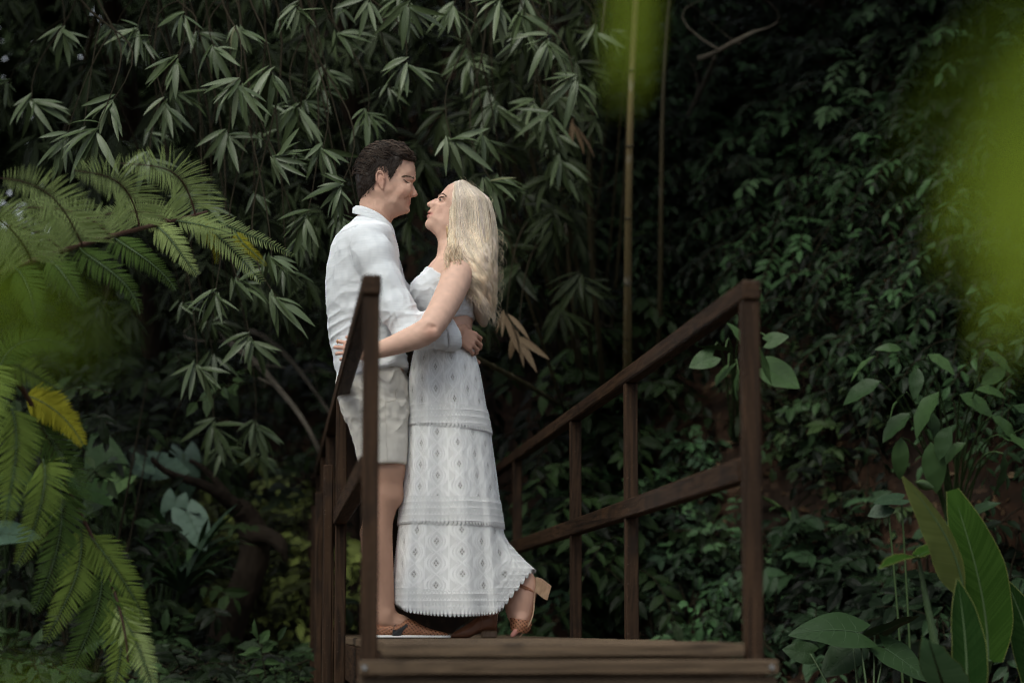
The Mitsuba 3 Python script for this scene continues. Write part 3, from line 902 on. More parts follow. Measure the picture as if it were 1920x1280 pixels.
# ---- shorts
Sh = Field(steps(-.70, (-.33, .0045)), steps(YC - .24, (YC + .24, .0055)), steps(.58, (1.02, .0045)))
Sh.loft(rows_px([(694, 642, 756, .16, 0), (715, 633, 764, .178, 0), (740, 635, 768, .186, 0), (765, 642, 768, .188, 0), (790, 651, 767, .185, 0)]), k=.02, n=2.4)
Sh.loft(rows_px([(760, 642, 768, .098, -.088), (800, 656, 768, .097, -.092), (840, 668, 766, .095, -.097), (872, 676, 764, .094, -.10), (884, 679, 763, .094, -.10)]), k=.02, n=2.3)
Sh.loft(rows_px([(760, 650, 768, .098, .088), (800, 662, 771, .097, .092), (840, 675, 774, .095, .097), (872, 684, 775, .094, .10), (884, 688, 775, .094, .10)]), k=.02, n=2.3)
Sh.half(A(720, 876, -.1), [.10, -.12, -1])
hv, hf = Sh.mesh(2)
hn = normals(hv, hf)
hz = np.clip((hv[:, 2] - zc_(878)) / .02, 0, 1)
q = np.stack([hv[:, 0] * 22 + hv[:, 2] * 16, hv[:, 1] * 16, hv[:, 2] * 14 - hv[:, 0] * 16], 1)
f1 = (1 - np.abs(2 * meshkit.fbm(q, 2, 31) - 1)) ** 3
hv = hv + hn * (.009 * (f1 - .25) * hz * np.clip((hv[:, 2] - .66) / .2, .25, 1) + .004 * (meshkit.fbm(hv * 12, 2, 3) - .5))[:, None]
part(man, 'shorts', (hv, hf), 'twill', smooth=True)
hn = normals(hv, hf)
for line in ([(706, 868, -.2), (730, 871, -.2), (752, 875, -.19), (762, 876, -.15)], [(714, 748, -.2), (724, 752, -.2), (738, 748, -.2), (752, 738, -.19), (760, 725, -.16)], [(722, 752, -.2), (724, 800, -.2), (727, 866, -.2)]):
    pl = on_surface(hv, hn, spline([A(*p) for p in line], 30), .0006)
    part(man, 'shorts__seam', tube(pl, .0011, 5), 'seam_thread')
c = on_surface(hv, hn, [A(643, 737, -.18)], .002)[0]
part(man, 'shorts__button', tube([c, c + [0, -.004, 0]], [.0075, .0065], 10), 'eye_dark', smooth=40)


# ---- slip-on shoes
def shoe_loft(rowsx, dep, nseg=26, sgn=1):
    """rows along the foot: (u, v top, v bottom, half-width); a closed loft."""
    Vv, Ff = [], []
    for u, vt, vb, hw in rowsx:
        pt, pb = A(u, vt, dep), A(u, vb, dep)
        zc, hz_ = (pt[2] + pb[2]) / 2, (pt[2] - pb[2]) / 2
        for j in range(nseg):
            a = 2 * math.pi * j / nseg
            ca_, sa_ = math.cos(a), math.sin(a)
            yy = hw * np.sign(ca_) * abs(ca_) ** .75
            zz = hz_ * (np.sign(sa_) * abs(sa_) ** (.95 if sa_ > 0 else .45))
            Vv.append([pt[0], YC + dep + yy, zc + zz])
    n_ = len(rowsx)
    for i in range(n_ - 1):
        for j in range(nseg):
            a_, b_ = i * nseg + j, i * nseg + (j + 1) % nseg
            Ff += [[a_, a_ + nseg, b_ + nseg], [a_, b_ + nseg, b_]]
    for e, o in ((0, 1), ((n_ - 1) * nseg, -1)):
        for j in range(1, nseg - 1): Ff.append([e, e + j + 1, e + j] if o < 0 else [e, e + j, e + j + 1])
    Vv, Ff = np.array(Vv), np.array(Ff)
    if trimesh.Trimesh(Vv, Ff, process=False).volume < 0: Ff = Ff[:, ::-1]
    return Vv, Ff


vS = 1196.2                                # the deck at his feet
for dep, du in ((-.10, 0), (.10, 0)):
    up = [(683, 1181, vS - 5, .012), (686, 1172, vS - 5, .026), (694, 1168, vS - 5, .034), (710, 1170, vS - 5, .037), (728, 1170, vS - 5, .037), (744, 1163, vS - 5, .037), (757, 1158.5, vS - 5, .038), (772, 1160, vS - 5, .041), (790, 1170.5, vS - 5, .0455), (808, 1178.5, vS - 5, .047),
          (822, 1182, vS - 5, .044), (833, 1184.5, vS - 5, .036), (840, 1187.5, vS - 5, .024), (843, 1190, vS - 5, .010)]
    up = [(u + du, a, b, w) for u, a, b, w in up]
    sh = part(man, 'shoe', shoe_loft(up, dep), 'woven_leather', smooth=45, label='brown woven slip-on shoe with white sole' if dep < 0 else None)
    so = [(u, vS - 7.5, vS, w + .003) for u, a, b, w in up]
    so[0] = (so[0][0] - 1, vS - 7, vS - .3, .014); so[-1] = (so[-1][0] + 2, vS - 6, vS - 1.2, .013)
    part(sh, 'sole', shoe_loft(so, dep), 'rubber_white', smooth=45)
    for sy in (-1, 1):
        g0 = [(735, 1190), (738, 1172), (757, 1162.5), (765, 1172), (757, 1180), (751, 1190)]
        V0 = []
        for o in (.0, .0022):
            for u, v in g0:
                w = np.interp(u + du, [r[0] for r in up], [r[3] for r in up])
                top = np.interp(u + du, [r[0] for r in up], [r[1] for r in up])
                h_ = np.clip((v - (top + vS - 5) / 2) / ((vS - 5 - top) / 2), -1, 1)
                ww = w * (1 - max(0, -h_) ** 2) ** .42 if h_ < 0 else w
                V0.append(A(u + du, v, dep + sy * (ww + .0006 + o)))
        V0 = np.array(V0); m_ = len(g0)
        Fg = [[m_, m_ + i, m_ + i + 1] for i in range(1, m_ - 1)]
        for i in range(m_): Fg += [[i, (i + 1) % m_, m_ + (i + 1) % m_], [i, m_ + (i + 1) % m_, m_ + i]]
        part(sh, 'elastic_gusset', (V0, np.array(Fg)), 'elastic_black')
# ================================================================ the woman: facing left, looking up at him, one heel lifted
lady = thing('person', 'long haired blonde woman in white lace dress looking up at the man', 'person')
xs = steps(-.69, (-.62, .004), (-.44, .007), (-.355, .0026), (-.20, .0036), (-.10, .005), (.11, .004))
ys = steps(YC - .40, (YC - .16, .0050), (YC - .09, .0045), (YC + .075, .003), (YC + .36, .007))
zs = steps(-.01, (.16, .0042), (.95, .009), (1.16, .0040), (1.44, .006), (1.74, .0027))
B = Field(xs, ys, zs)
prof = [(838, 350), (832, 357), (827, 363), (823, 368), (820.6, 371.6), (816, 373), (810, 375.6), (804, 379), (800.8, 381.3), (800.3, 384), (802.5, 387.2), (807, 390.3), (806.2, 393.2), (803.2, 396.8), (802.4, 399.3), (805.4, 401.6),
        (801.8, 403.6), (800.6, 406.5), (802, 410.5), (799, 414.5), (796.8, 419), (796.8, 423), (800, 428), (806, 432.5), (813, 438), (818, 445), (822, 455), (824, 470), (832, 490), (866, 490), (873, 462), (878, 444), (888, 432), (901, 420), (909, 404), (911, 386), (904, 366), (889, 351), (868, 343), (850, 344)]
widths = [(835, 358, .050, 9), (850, 362, .064, 14), (875, 380, .073, 24), (902, 388, .058, 18), (826, 367, .044, 6), (829, 379, .037, 6), (820.5, 373, .013, 4), (812, 378, .0115, 5), (803, 383, .0105, 4), (810, 387.5, .0165, 3.5), (818, 386, .035, 6), (830, 391, .051, 9),
          (808, 397, .020, 5), (803, 404, .018, 4), (820, 405, .0465, 9), (799, 421, .019, 6), (812, 425, .038, 8), (843, 416, .056, 14), (838, 445, .046, 12), (860, 445, .047, 14), (845, 475, .050, 14)]
wlady = head_field(B, prof, widths, 0.0, round_r=.045, k=.012)
for sy in (-1, 1):
    B.cap(A(824, 367, sy * .013), A(834, 371, sy * .046), .0055, .0045, k=.009)
    B.ell(A(827.5, 377, sy * .036), [.010, .013, .008], k=.009, op='sub')
    B.ell(A(829.0, 376.8, sy * .0295), [.0115, .0115, .0112], k=.003)
    B.ell(A(809, 387.5, sy * .0115), [.0075, .0060, .0055], k=.004)
    B.ell(A(806, 389, sy * .0075), [.0042, .003, .0028], k=.003, op='sub')
    B.cap(A(803.5, 401.6, sy * .0), A(812, 400.4, sy * .024), .0024, .0014, k=.003, op='sub')
B.ell(A(803.8, 398.5, 0), [.005, .020, .0042], k=.004)
B.ell(A(803.2, 405.2, 0), [.006, .019, .0050], k=.004)
B.loft(rows_px([(462, 826, 864, .050, 0), (482, 818, 874, .085, 0), (500, 804, 882, .145, 0), (520, 792, 888, .160, 0), (545, 779, 891, .152, 0), (575, 784, 890, .142, 0), (605, 791, 886, .128, 0), (635, 792, 884, .126, 0), (662, 784, 888, .125, 0), (700, 778, 892, .138, 0), (740, 780, 896, .14, 0)]), k=.03)
for sy in (-1, 1):
    B.ell(A(796, 546, sy * .075), [.048, .060, .055], k=.03)
    B.cap(A(845, 494, sy * .05), A(860, 512, sy * .150), .030, .045, k=.03)
# near arm over his, hand at his waist
B.chain([A(859, 517, -.155), A(843, 552, -.215), A(824, 588, -.285), A(806, 616, -.330)], [.050, .0485, .044, .0415], k=.02, n=10)
WN = A(686, 661, -.262)
B.chain([A(806, 617, -.330), A(785, 629, -.325), A(755, 641, -.310), A(720, 653, -.285), WN], [.0415, .0415, .036, .0285, .0240], k=.012, n=14)
B.ell(A(811, 627, -.342), [.019, .018, .016], k=.015)
B.ell(A(812, 613, -.374), [.010, .010, .006], k=.014, op='sub')
B.cap(A(806, 607, -.375), A(798, 618, -.375), .003, .002, k=.010, op='sub')
hand(B, WN, [-.93, .30, .14], [-.33, -.94, .05], 1, [(.42, .35, .25), (.42, .38, .25), (.42, .42, .3), (.45, .45, .35)], scale=.90, thumb_curl=.15, rk=.92)
# far arm behind him
WF = A(700, 610, .29)
B.chain([A(852, 520, .155), A(815, 545, .28), A(785, 570, .325)], [.048, .044, .040], k=.02)
B.chain([A(785, 570, .325), A(740, 592, .315), WF], [.040, .036, .024], k=.015)
hand(B, WF, [-.9, -.40, .12], [-.4, .9, 0], -1, [(.3, .3, .2)] * 4, scale=.90, rk=.92)
# legs inside the dress; the near foot lifted on its toes behind her
B.chain([A(836, 735, -.065), A(846, 830, -.075), A(855, 925, -.075), A(888, 990, -.045), A(940, 1055, -.035), A(980, 1090, -.035)], [.072, .068, .054, .046, .036, .035], k=.02, n=16)
B.chain([A(836, 735, .065), A(856, 830, .085), A(880, 925, .085), A(905, 1040, .075), A(918, 1130, .06), A(915, 1165, .06)], [.072, .070, .056, .050, .036, .034], k=.02, n=14)
fy = -.038
B.chain([A(981, 1086, fy), A(990, 1100, fy)], [.036, .030], k=.02)
B.chain([A(981, 1092, fy), A(975, 1118, fy), A(974, 1142, fy), A(976, 1164, fy)], [.040, .049, .042, .031], k=.02, sq=([0, 1, 0], .72), n=8)
B.cap(A(976, 1160, fy - .022), A(976, 1164, fy + .022), .025, .024, k=.015)
for i in range(5):
    dy = -.036 + .0175 * i
    ln_ = 1 if i else 1.0
    t0 = A(975, 1168, fy + dy)
    r = .0115 if i == (0) else .0082
    B.cap(t0, A(969, 1181, fy + dy * 1.05), r, r * .95, k=.005)
    B.cap(A(969, 1181, fy + dy * 1.05), A(961 + .5 * i, 1190 - .8 * i, fy + dy * 1.05), r * .98, r * .80, k=.003)
V, Fc = B.mesh(1)
k_ = (V[:, 1] * CP + (V[:, 2] - ZC) * SP)
Pu = 960 + F * V[:, 0] / k_
Pv = 640 - F * (-SP * V[:, 1] + CP * (V[:, 2] - ZC)) / k_
g = lambda u, v, r: np.exp(-((Pu - u) ** 2 + (Pv - v) ** 2) / r ** 2)
col = np.tile([.62, .400, .305], (len(V), 1)) * (.88 + .24 * meshkit.fbm(V * 50, 3, 2)[:, None])
hd = (Pv < 440) & (V[:, 2] > 1.4)
col = lerp([.60, .300, .225], .28 * hd * (g(828, 394, 16) + .8 * g(802, 383, 6)))
col = lerp([.50, .21, .185], .8 * hd * np.clip(g(804, 398.4, 3.2) + g(802.5, 405.3, 3.6) + g(809, 400.5, 3.2), 0, 1))
col = lerp([.16, .10, .085], .5 * hd * np.clip(g(827, 375, 3.2), 0, 1))
col = lerp([.56, .30, .22], .7 * np.clip(g(808, 622, 15) + g(650, 660, 45), 0, 1))
col = lerp([.50, .285, .205], .8 * (Pv > 1000))
col = lerp([.52, .20, .17], .7 * (Pv > 1176))
part(lady, 'body', (V, Fc), 'skin', smooth=True, color=col)
for sy in (-1, 1):
    eye = A(829.0, 376.8, sy * .0295)
    part(lady, 'eyelash', tube(on_face(V, [(822.6, 375.4), (824.8, 373.4), (828.5, 372.6), (834, 374.8)], sy, off=.0012), [.0006, .0015, .0017, .0008], 6), 'lash_hair', smooth=True)
    c = eye + [-.0066, sy * .0070, .0026]
    part(lady, 'eye', trimesh.creation.icosphere(2, .0046).apply_translation(c), 'eye_dark', smooth=True)
    bl = on_face(V, [(822.6, 368.6), (826.5, 366.2), (831, 367), (836.5, 373)], sy, off=0)
    hs = []
    for i in range(120):
        t = rng.random()
        b = bl[int(t * 23)] + [rng.normal(0, .0010), sy * .0003, rng.normal(0, .0013)]
        hs.append(tube([b, b + [.005, sy * .003, -.001 - .002 * t]], [.0006, .0002], 3, caps=False))
    part(lady, 'eyebrow', join(hs), 'dark_hair', color=np.tile([.075, .048, .034], (sum(len(h[0]) for h in hs), 1)))

# ---- the dress: bodice
Bo = Field(steps(-.42, (-.10, .004)), steps(YC - .21, (YC + .21, .0045)), steps(1.00, (1.46, .004)))
Bo.loft(rows_px([(490, 812, 876, .11, 0), (500, 802, 884, .150, 0), (520, 789, 890, .166, 0), (545, 776, 893, .158, 0), (575, 781, 892, .148, 0), (606, 788, 888, .134, 0), (640, 789, 886, .131, 0)]), k=.03)
for sy in (-1, 1):
    Bo.ell(A(795, 546, sy * .075), [.052, .064, .060], k=.03)
Bo.half(A(836, 524, -.1), [.52, 0, .70])        # neckline: from the strap down to the back band
Bo.half(A(840, 606, 0), [.16, -.05, -1])        # lower edge of the top
bv, bf = Bo.mesh(2)
bn = normals(bv, bf)
q = np.stack([bv[:, 0] * 26 + bv[:, 2] * 18, bv[:, 1] * 16, bv[:, 2] * 30 - bv[:, 0] * 20], 1)
bv = bv + bn * (.005 * ((1 - np.abs(2 * meshkit.noise(q, 5) - 1)) ** 2 - .3))[:, None]
drs = part(lady, 'bodice', (bv, bf), 'linen', smooth=True)
part(lady, 'bodice__strap', sheet([A(794, 532, -.10), A(812, 515, -.115), A(832, 503, -.100), A(850, 498, -.06)], [A(812, 545, -.125), A(826, 527, -.140), A(842, 512, -.125), A(858, 505, -.07)], n=20), 'linen', smooth=50)


# ---- the dress: lace skirt
def lace(uv):
    """(thread, hole) of the lace at uv counted in motifs."""
    cx = dr.floor(uv.x)
    a = uv.x - cx - .5
    y = uv.y + .5 * (cx - 2 * dr.floor(cx * .5))
    b = y - dr.floor(y) - .5
    cb = dr.cos(b * 3.14159)
    aa, ab = dr.abs(a), dr.abs(b)
    line = lambda d, w: 1 - smoothstep(w * .5, w, dr.abs(d))
    t = line(aa - .45 * cb, .060)
    t = dr.maximum(t, line(aa - .31 * cb, .05) * .9)
    t = dr.maximum(t, line(aa / .21 + ab / .27 - 1, .16) * .9)
    t = dr.maximum(t, line(dr.abs(aa - .5) - .35 * (1 - cb), .05) * .8)
    t = dr.maximum(t, line(aa - .5, .035) * .7)
    h = dr.maximum(1 - smoothstep(.022, .045, dr.sqrt(dr.square(aa - .065) + dr.square(b * .8))), 1 - smoothstep(.022, .045, dr.sqrt(dr.square(a) + dr.square(ab * .8 - .075))))
    return t, h


def lace_col(p, n, uv):
    t, h = lace(uv)
    net = noise(uv.x * 34, uv.y * 34, 1.0) * .5 + .5 * dr.abs(dr.sin(uv.x * 70) * dr.sin(uv.y * 70))
    c = mix((.68, .68, .67), (.76, .76, .75), net)
    c = mix(c, (.87, .87, .86), dr.minimum(t * 1.1, 1))
    return mix(c, (.24, .22, .20), h * .9)


def lace_bump(p, n, uv):
    t, h = lace(uv)
    return t - h * 1.2 + .35 * noise(uv.x * 60, uv.y * 60, 3.0)


principled('lace', proc(lace_col), .9, .15, bump=lace_bump, scale=.0035, eps=.0008, sheen=.2)
def crochet(uv):
    x = uv.x - dr.floor(uv.x) - .5
    y = uv.y - dr.floor(uv.y)
    arc = 1 - smoothstep(.06, .17, dr.abs(y - .82 + 2.3 * dr.square(x)))
    bar_ = smoothstep(.80, .93, y)
    return dr.maximum(arc, bar_)


principled('crochet', proc(lambda p, n, uv: mix((.60, .60, .59), (.87, .87, .86), crochet(uv) * .8 + .2 * noise(uv.x * 5, uv.y * 7, 2.0))), .9, .15, bump=lambda p, n, uv: crochet(uv) + .3 * noise(uv.x * 5, uv.y * 7, 2.0), scale=.003, eps=.0008, sheen=.2)
sk_v = [636, 650, 670, 695, 720, 760, 800, 850, 900, 950, 1000, 1050, 1100, 1160]
sk_l = [788, 780, 774, 769, 766, 764, 762, 759, 756, 752, 747, 742, 739, 741]
sk_r = [885, 887, 892, 899, 904, 911, 918, 925, 932, 938, 944, 949, 953, 956]
sk_d = [.134, .142, .155, .170, .178, .182, .186, .192, .200, .208, .215, .222, .23, .235]
from scipy.interpolate import PchipInterpolator as Pch
fL, fR, fD = (Pch(sk_v, k) for k in (sk_l, sk_r, sk_d))


def flick(th):
    d = (th - math.radians(0) + math.pi) % (2 * math.pi) - math.pi
    return np.exp(-(d / math.radians(31)) ** 4)


def hem_v(th):
    c, s = np.cos(th), np.sin(th)
    return 1154 - 30 * np.clip(-c, 0, 1) ** 4 * 1.0 - 78 * flick(th) - 6 * np.clip(c, 0, 1) - 2.5 * np.sin(3 * th + 1)


def skirt_point(th, v, off=0.0):
    """th: angle round her, 0 at her back, 90 degrees towards us; v: height as a photo row."""
    th, v = np.broadcast_arrays(np.asarray(th, float), np.asarray(v, float))
    vv = np.clip(v, 636, 1160)
    l, r, d = fL(vv), fR(vv), fD(vv)
    c, s = np.cos(th), np.sin(th)
    t = np.clip((vv - 640) / 515, 0, 1)
    am = .004 + .046 * t ** 1.1
    fold = (np.cos(5 * th + .8 + .5 * t) * .5 + np.cos(8 * th - .9 * t + 2.1) * .35 + np.cos(13 * th + 2 * t) * .22) * am * np.clip(.3 + .9 * np.abs(s), 0, 1)
    fold = fold - np.abs(fold) * .25 - (.012 + .012 * t) * np.exp(-((th - math.radians(128) + .12 * t) / .10) ** 2) - .020 * t * np.exp(-((th - math.radians(52)) / .11) ** 2)
    xl, xr = (l - 960) * PX, (r - 960) * PX
    cx, hx = (xl + xr) / 2, (xr - xl) / 2
    e = 2 / 2.25
    x = cx + (hx + off + fold * .35) * np.sign(c) * np.abs(c) ** e
    y = YC - (d + off + fold) * np.sign(s) * np.abs(s) ** e
    fl = flick(th) * np.clip((vv - 1000) / 74, 0, 1) ** 1.5
    x = x + .108 * fl
    y = y - .02 * fl * 0
    z = ZC + (1178 - v) * PX * 1.0 + 0 * x
    return np.stack([x, y, z + .02 * fl * 0], -1)


def skirt_band(v0, v1, off, nth, nv, bottom=None, ribs=None, closed=True):
    """A strip of the skirt between two heights (numbers or functions of the angle), as cloth with an inner face."""
    th = np.linspace(-math.pi / 2, 1.5 * math.pi, nth)
    s = np.linspace(0, 1, nv)
    TH, S_ = np.meshgrid(th, s, indexing='ij')
    a = v0(TH) if callable(v0) else v0
    b = v1(TH) if callable(v1) else v1
    b = b + (bottom(TH) if bottom else 0)
    VV = a + (b - a) * S_
    o = off + (ribs(TH, S_) if ribs else 0)
    Pt = skirt_point(TH, VV, o)
    Pi = skirt_point(TH, VV, o - .003)
    i, j = np.meshgrid(np.arange(nth - 1), np.arange(nv - 1), indexing='ij')
    q0 = (i * nv + j).ravel()
    f = np.vstack([np.stack([q0, q0 + nv + 1, q0 + nv], 1), np.stack([q0, q0 + 1, q0 + nv + 1], 1)])
    n_ = nth * nv
    f2 = f[:, ::-1] + n_
    ii = np.arange(nth - 1) * nv + nv - 1
    rim = np.vstack([np.stack([ii, ii + n_, ii + nv], 1), np.stack([ii + nv, ii + n_, ii + nv + n_], 1)])
    UV = np.stack([TH, VV], -1).reshape(-1, 2)
    Vv = np.vstack([Pt.reshape(-1, 3), Pi.reshape(-1, 3)])
    ff = np.vstack([f, f2, rim])
    nr = normals(Vv, ff)
    if ((nr[:n_] * (Vv[:n_] - [(835 - 960) * PX, YC, 0]))[:, :2].sum(1)).mean() < 0: ff = ff[:, ::-1]
    return Vv, ff, np.vstack([UV, UV])


sv_, sf_, suv = skirt_band(634, lambda th: hem_v(th) - 4, 0.0, 320, 90)
skirt = part(lady, 'skirt', (sv_, sf_), 'lace', smooth=True, uv=suv * [16 / (2 * math.pi), 1 / 40.0])
trims = [(lambda th: 768 + 4 * np.cos(th), lambda th: 806 + 7 * np.cos(th), 84), (lambda th: 938 + 2 * np.cos(th), lambda th: 985 + 3 * np.cos(th), 96), (lambda th: hem_v(th) - 46, lambda th: hem_v(th) - 4, 110)]
for i, (a, b, nsc) in enumerate(trims):
    bot = lambda th, n_=nsc: 8.0 * np.abs(np.sin(th * n_ / 2)) ** .8 - 2
    rib = lambda th, s, n_=nsc: .0012 * np.abs(np.sin(s * math.pi * 3.0)) ** .7 + .0010 * np.abs(np.sin(th * n_ / 2 + 0 * s)) * (s > .1) + .003 * s
    tv, tf, tuv = skirt_band(a, b, .0015, 110 * 10 + 1, 16, bot, rib)
    part(skirt, 'lace_trim', (tv, tf), 'crochet', smooth=True, uv=tuv * [nsc / (2 * math.pi), 1 / 12.0], label=('scalloped lace trim across the thighs', 'scalloped lace trim at the shins', 'scalloped lace trim along the hem')[i])
wv, wf, wuv = skirt_band(630, 641, .003, 160, 5)
part(skirt, 'waistband', (wv, wf), 'crochet', smooth=True, uv=wuv * [40, .3])

# ---- shoes
bt = part(lady, 'boot', shoe_loft([(845, 1192, vS - 1, .016), (849, 1186, vS - .5, .029), (858, 1180, vS, .038), (870, 1173, vS, .041), (882, 1166, vS - 2, .040), (893, 1157, vS - 8, .038), (904, 1148, vS - 13, .038), (916, 1143, vS - 15, .037), (927, 1142, vS - 15, .032), (932, 1144, vS - 15, .020)], .06), 'tan_leather', smooth=45,
          label='brown leather heeled ankle boot standing on the deck')
hb = bar(A(917, 1181, .06), A(917, vS, .06), .050, .058, up=(1, 0, 0), ch=.005)
part(bt, 'heel', hb, 'stacked_heel')
part(bt, 'ankle_strap', tube([A(904, 1150, .018), A(903, 1165, .020), A(902, 1180, .022)], [.004] * 3, 6, n=8), 'tan_leather', smooth=True)


def ribbon(c, wdir, w, th):
    """A strap or sole along the curve c, w wide along wdir and th thick."""
    c = np.asarray(c, float); t = unit(np.gradient(c, axis=0)); wd = unit(wdir)
    nrm = unit(np.cross(t, np.broadcast_to(wd, t.shape)))
    w = np.broadcast_to(w, (len(c),))[:, None]
    r = np.stack([c - wd * w / 2, c + wd * w / 2, c + wd * w / 2 + nrm * th, c - wd * w / 2 + nrm * th], 1).reshape(-1, 3)
    f = []
    for i in range(len(c) - 1):
        for j in range(4):
            a_, b_ = i * 4 + j, i * 4 + (j + 1) % 4
            f += [[a_, b_, b_ + 4], [a_, b_ + 4, a_ + 4]]
    e = (len(c) - 1) * 4
    f += [[0, 2, 1], [0, 3, 2], [e, e + 1, e + 2], [e, e + 2, e + 3]]
    f = np.array(f)
    if trimesh.Trimesh(r, f, process=False).volume < 0: f = f[:, ::-1]
    return r, f


sc = spline([A(1004, 1083, fy), A(1004, 1100, fy), A(1000.5, 1118, fy), A(999.5, 1140, fy), A(995, 1160, fy), A(985, 1178, fy), A(973, 1193, fy)], 26)
sd = part(lady, 'sandal', ribbon(sc, [0, 1, 0], np.interp(np.linspace(0, 1, 26), [0, .2, .45, .8, 1], [.050, .052, .056, .080, .058]), .005), 'stacked_heel', label='lifted tan open toe sandal with a block heel')
hp = [A(1004.5, 1081, fy), A(1016, 1084, fy), A(1034, 1098, fy), A(1026, 1125, fy), A(1018, 1121, fy), A(1003, 1109, fy)]
hv0 = np.vstack([np.array(hp) + [0, -.024, 0], np.array(hp) + [0, .024, 0]])
m_ = len(hp)
hf0 = [[0, i, i + 1] for i in range(1, m_ - 1)] + [[m_, m_ + i + 1, m_ + i] for i in range(1, m_ - 1)]
for i in range(m_): hf0 += [[i, m_ + i, m_ + (i + 1) % m_], [i, m_ + (i + 1) % m_, (i + 1) % m_]]
hf0 = np.array(hf0)
if trimesh.Trimesh(hv0, hf0, process=False).volume < 0: hf0 = hf0[:, ::-1]
part(sd, 'heel', (hv0, hf0), 'stacked_heel')
vamp = []
nn = 28
for u, v, rx, ry in [(975.5, 1160, 21.0, .0500), (976.5, 1164, 21.5, .0540), (976, 1174, 19.5, .0540), (973.5, 1182, 16.5, .051), (972, 1184, 14.5, .049)]:
    for j in range(nn):
        a_ = 2 * math.pi * j / nn
        vamp.append(A(u + rx * math.cos(a_), v + 3.5 * math.cos(a_), fy + ry * math.sin(a_)))
vamp = np.array(vamp)
ff = []
for i in range(4):
    for j in range(nn):
        a_, b_ = i * nn + j, i * nn + (j + 1) % nn
        ff += [[a_, a_ + nn, b_ + nn], [a_, b_ + nn, b_]]
part(sd, 'toe_band', (vamp, np.array(ff)), 'woven_leather', smooth=50)
ring = [A(980.5 + 24 * math.cos(a_), 1098 + 10.5 * math.cos(a_), fy - .046 * math.sin(a_)) for a_ in np.linspace(0, 2 * math.pi, 30)]
part(sd, 'ankle_strap', ribbon(ring, [-.45, 0, .9], .012, .0028), 'tan_leather', smooth=40)
side_s = [A(990, 1103, fy - .044), A(968, 1092, fy - .044), A(958, 1080, fy - .035)]
part(sd, 'instep_strap', ribbon(spline(side_s, 8), [.5, -.2, .8], .010, .003), 'tan_leather', smooth=40)

# ---- jewellery
part(lady, 'earring', tube([A(838, 424, -.055), A(838.3, 434, -.057), A(838, 444, -.056)], [.0012, .0022, .0010], 6, n=6), 'gold', smooth=True)
th = np.linspace(0, 2 * math.pi, 20)
part(lady, 'ring', tube(np.stack([P(641, 655)[0] + .0 * th, YC - .232 + .0085 * np.cos(th), P(641, 654)[2] + .0085 * np.sin(th)], 1), .0013, 5, caps=False), 'gold', smooth=True)

# ---- long wavy hair
rg = np.random.default_rng(5)
# a core that fills the fall of hair
core_v = [340, 350, 365, 385, 410, 440, 470, 500, 530, 560, 590, 612]
core_l = [850, 842, 840, 840, 839, 838, 841, 850, 862, 874, 886, 900]
core_r = [872, 893, 908, 917, 923, 927, 927, 925, 924, 924, 922, 916]
core_d = [.012, .055, .080, .092, .095, .100, .118, .150, .150, .125, .095, .04]
Hc = Field(steps(-.29, (-.03, .0045)), steps(YC - .20, (YC + .17, .005)), steps(1.12, (1.76, .0045)))
Hc.loft(rows_px([(v, l + 1.5, r - 3, max(d - .012, .006), 0.0) for v, l, r, d in zip([348] + core_v[1:], core_l, core_r, core_d) if v != 350]), k=0, n=2.0)
hv, hf = Hc.mesh(1)
part(lady, 'hair_base', (hv, hf), 'fair_hair', smooth=True, color=np.tile([.42, .35, .27], (len(hv), 1)))
cl, cr, cd = Pch(core_v, core_l), Pch(core_v, core_r), Pch(core_v, core_d)
hs, cs = [], []
nclump = 250
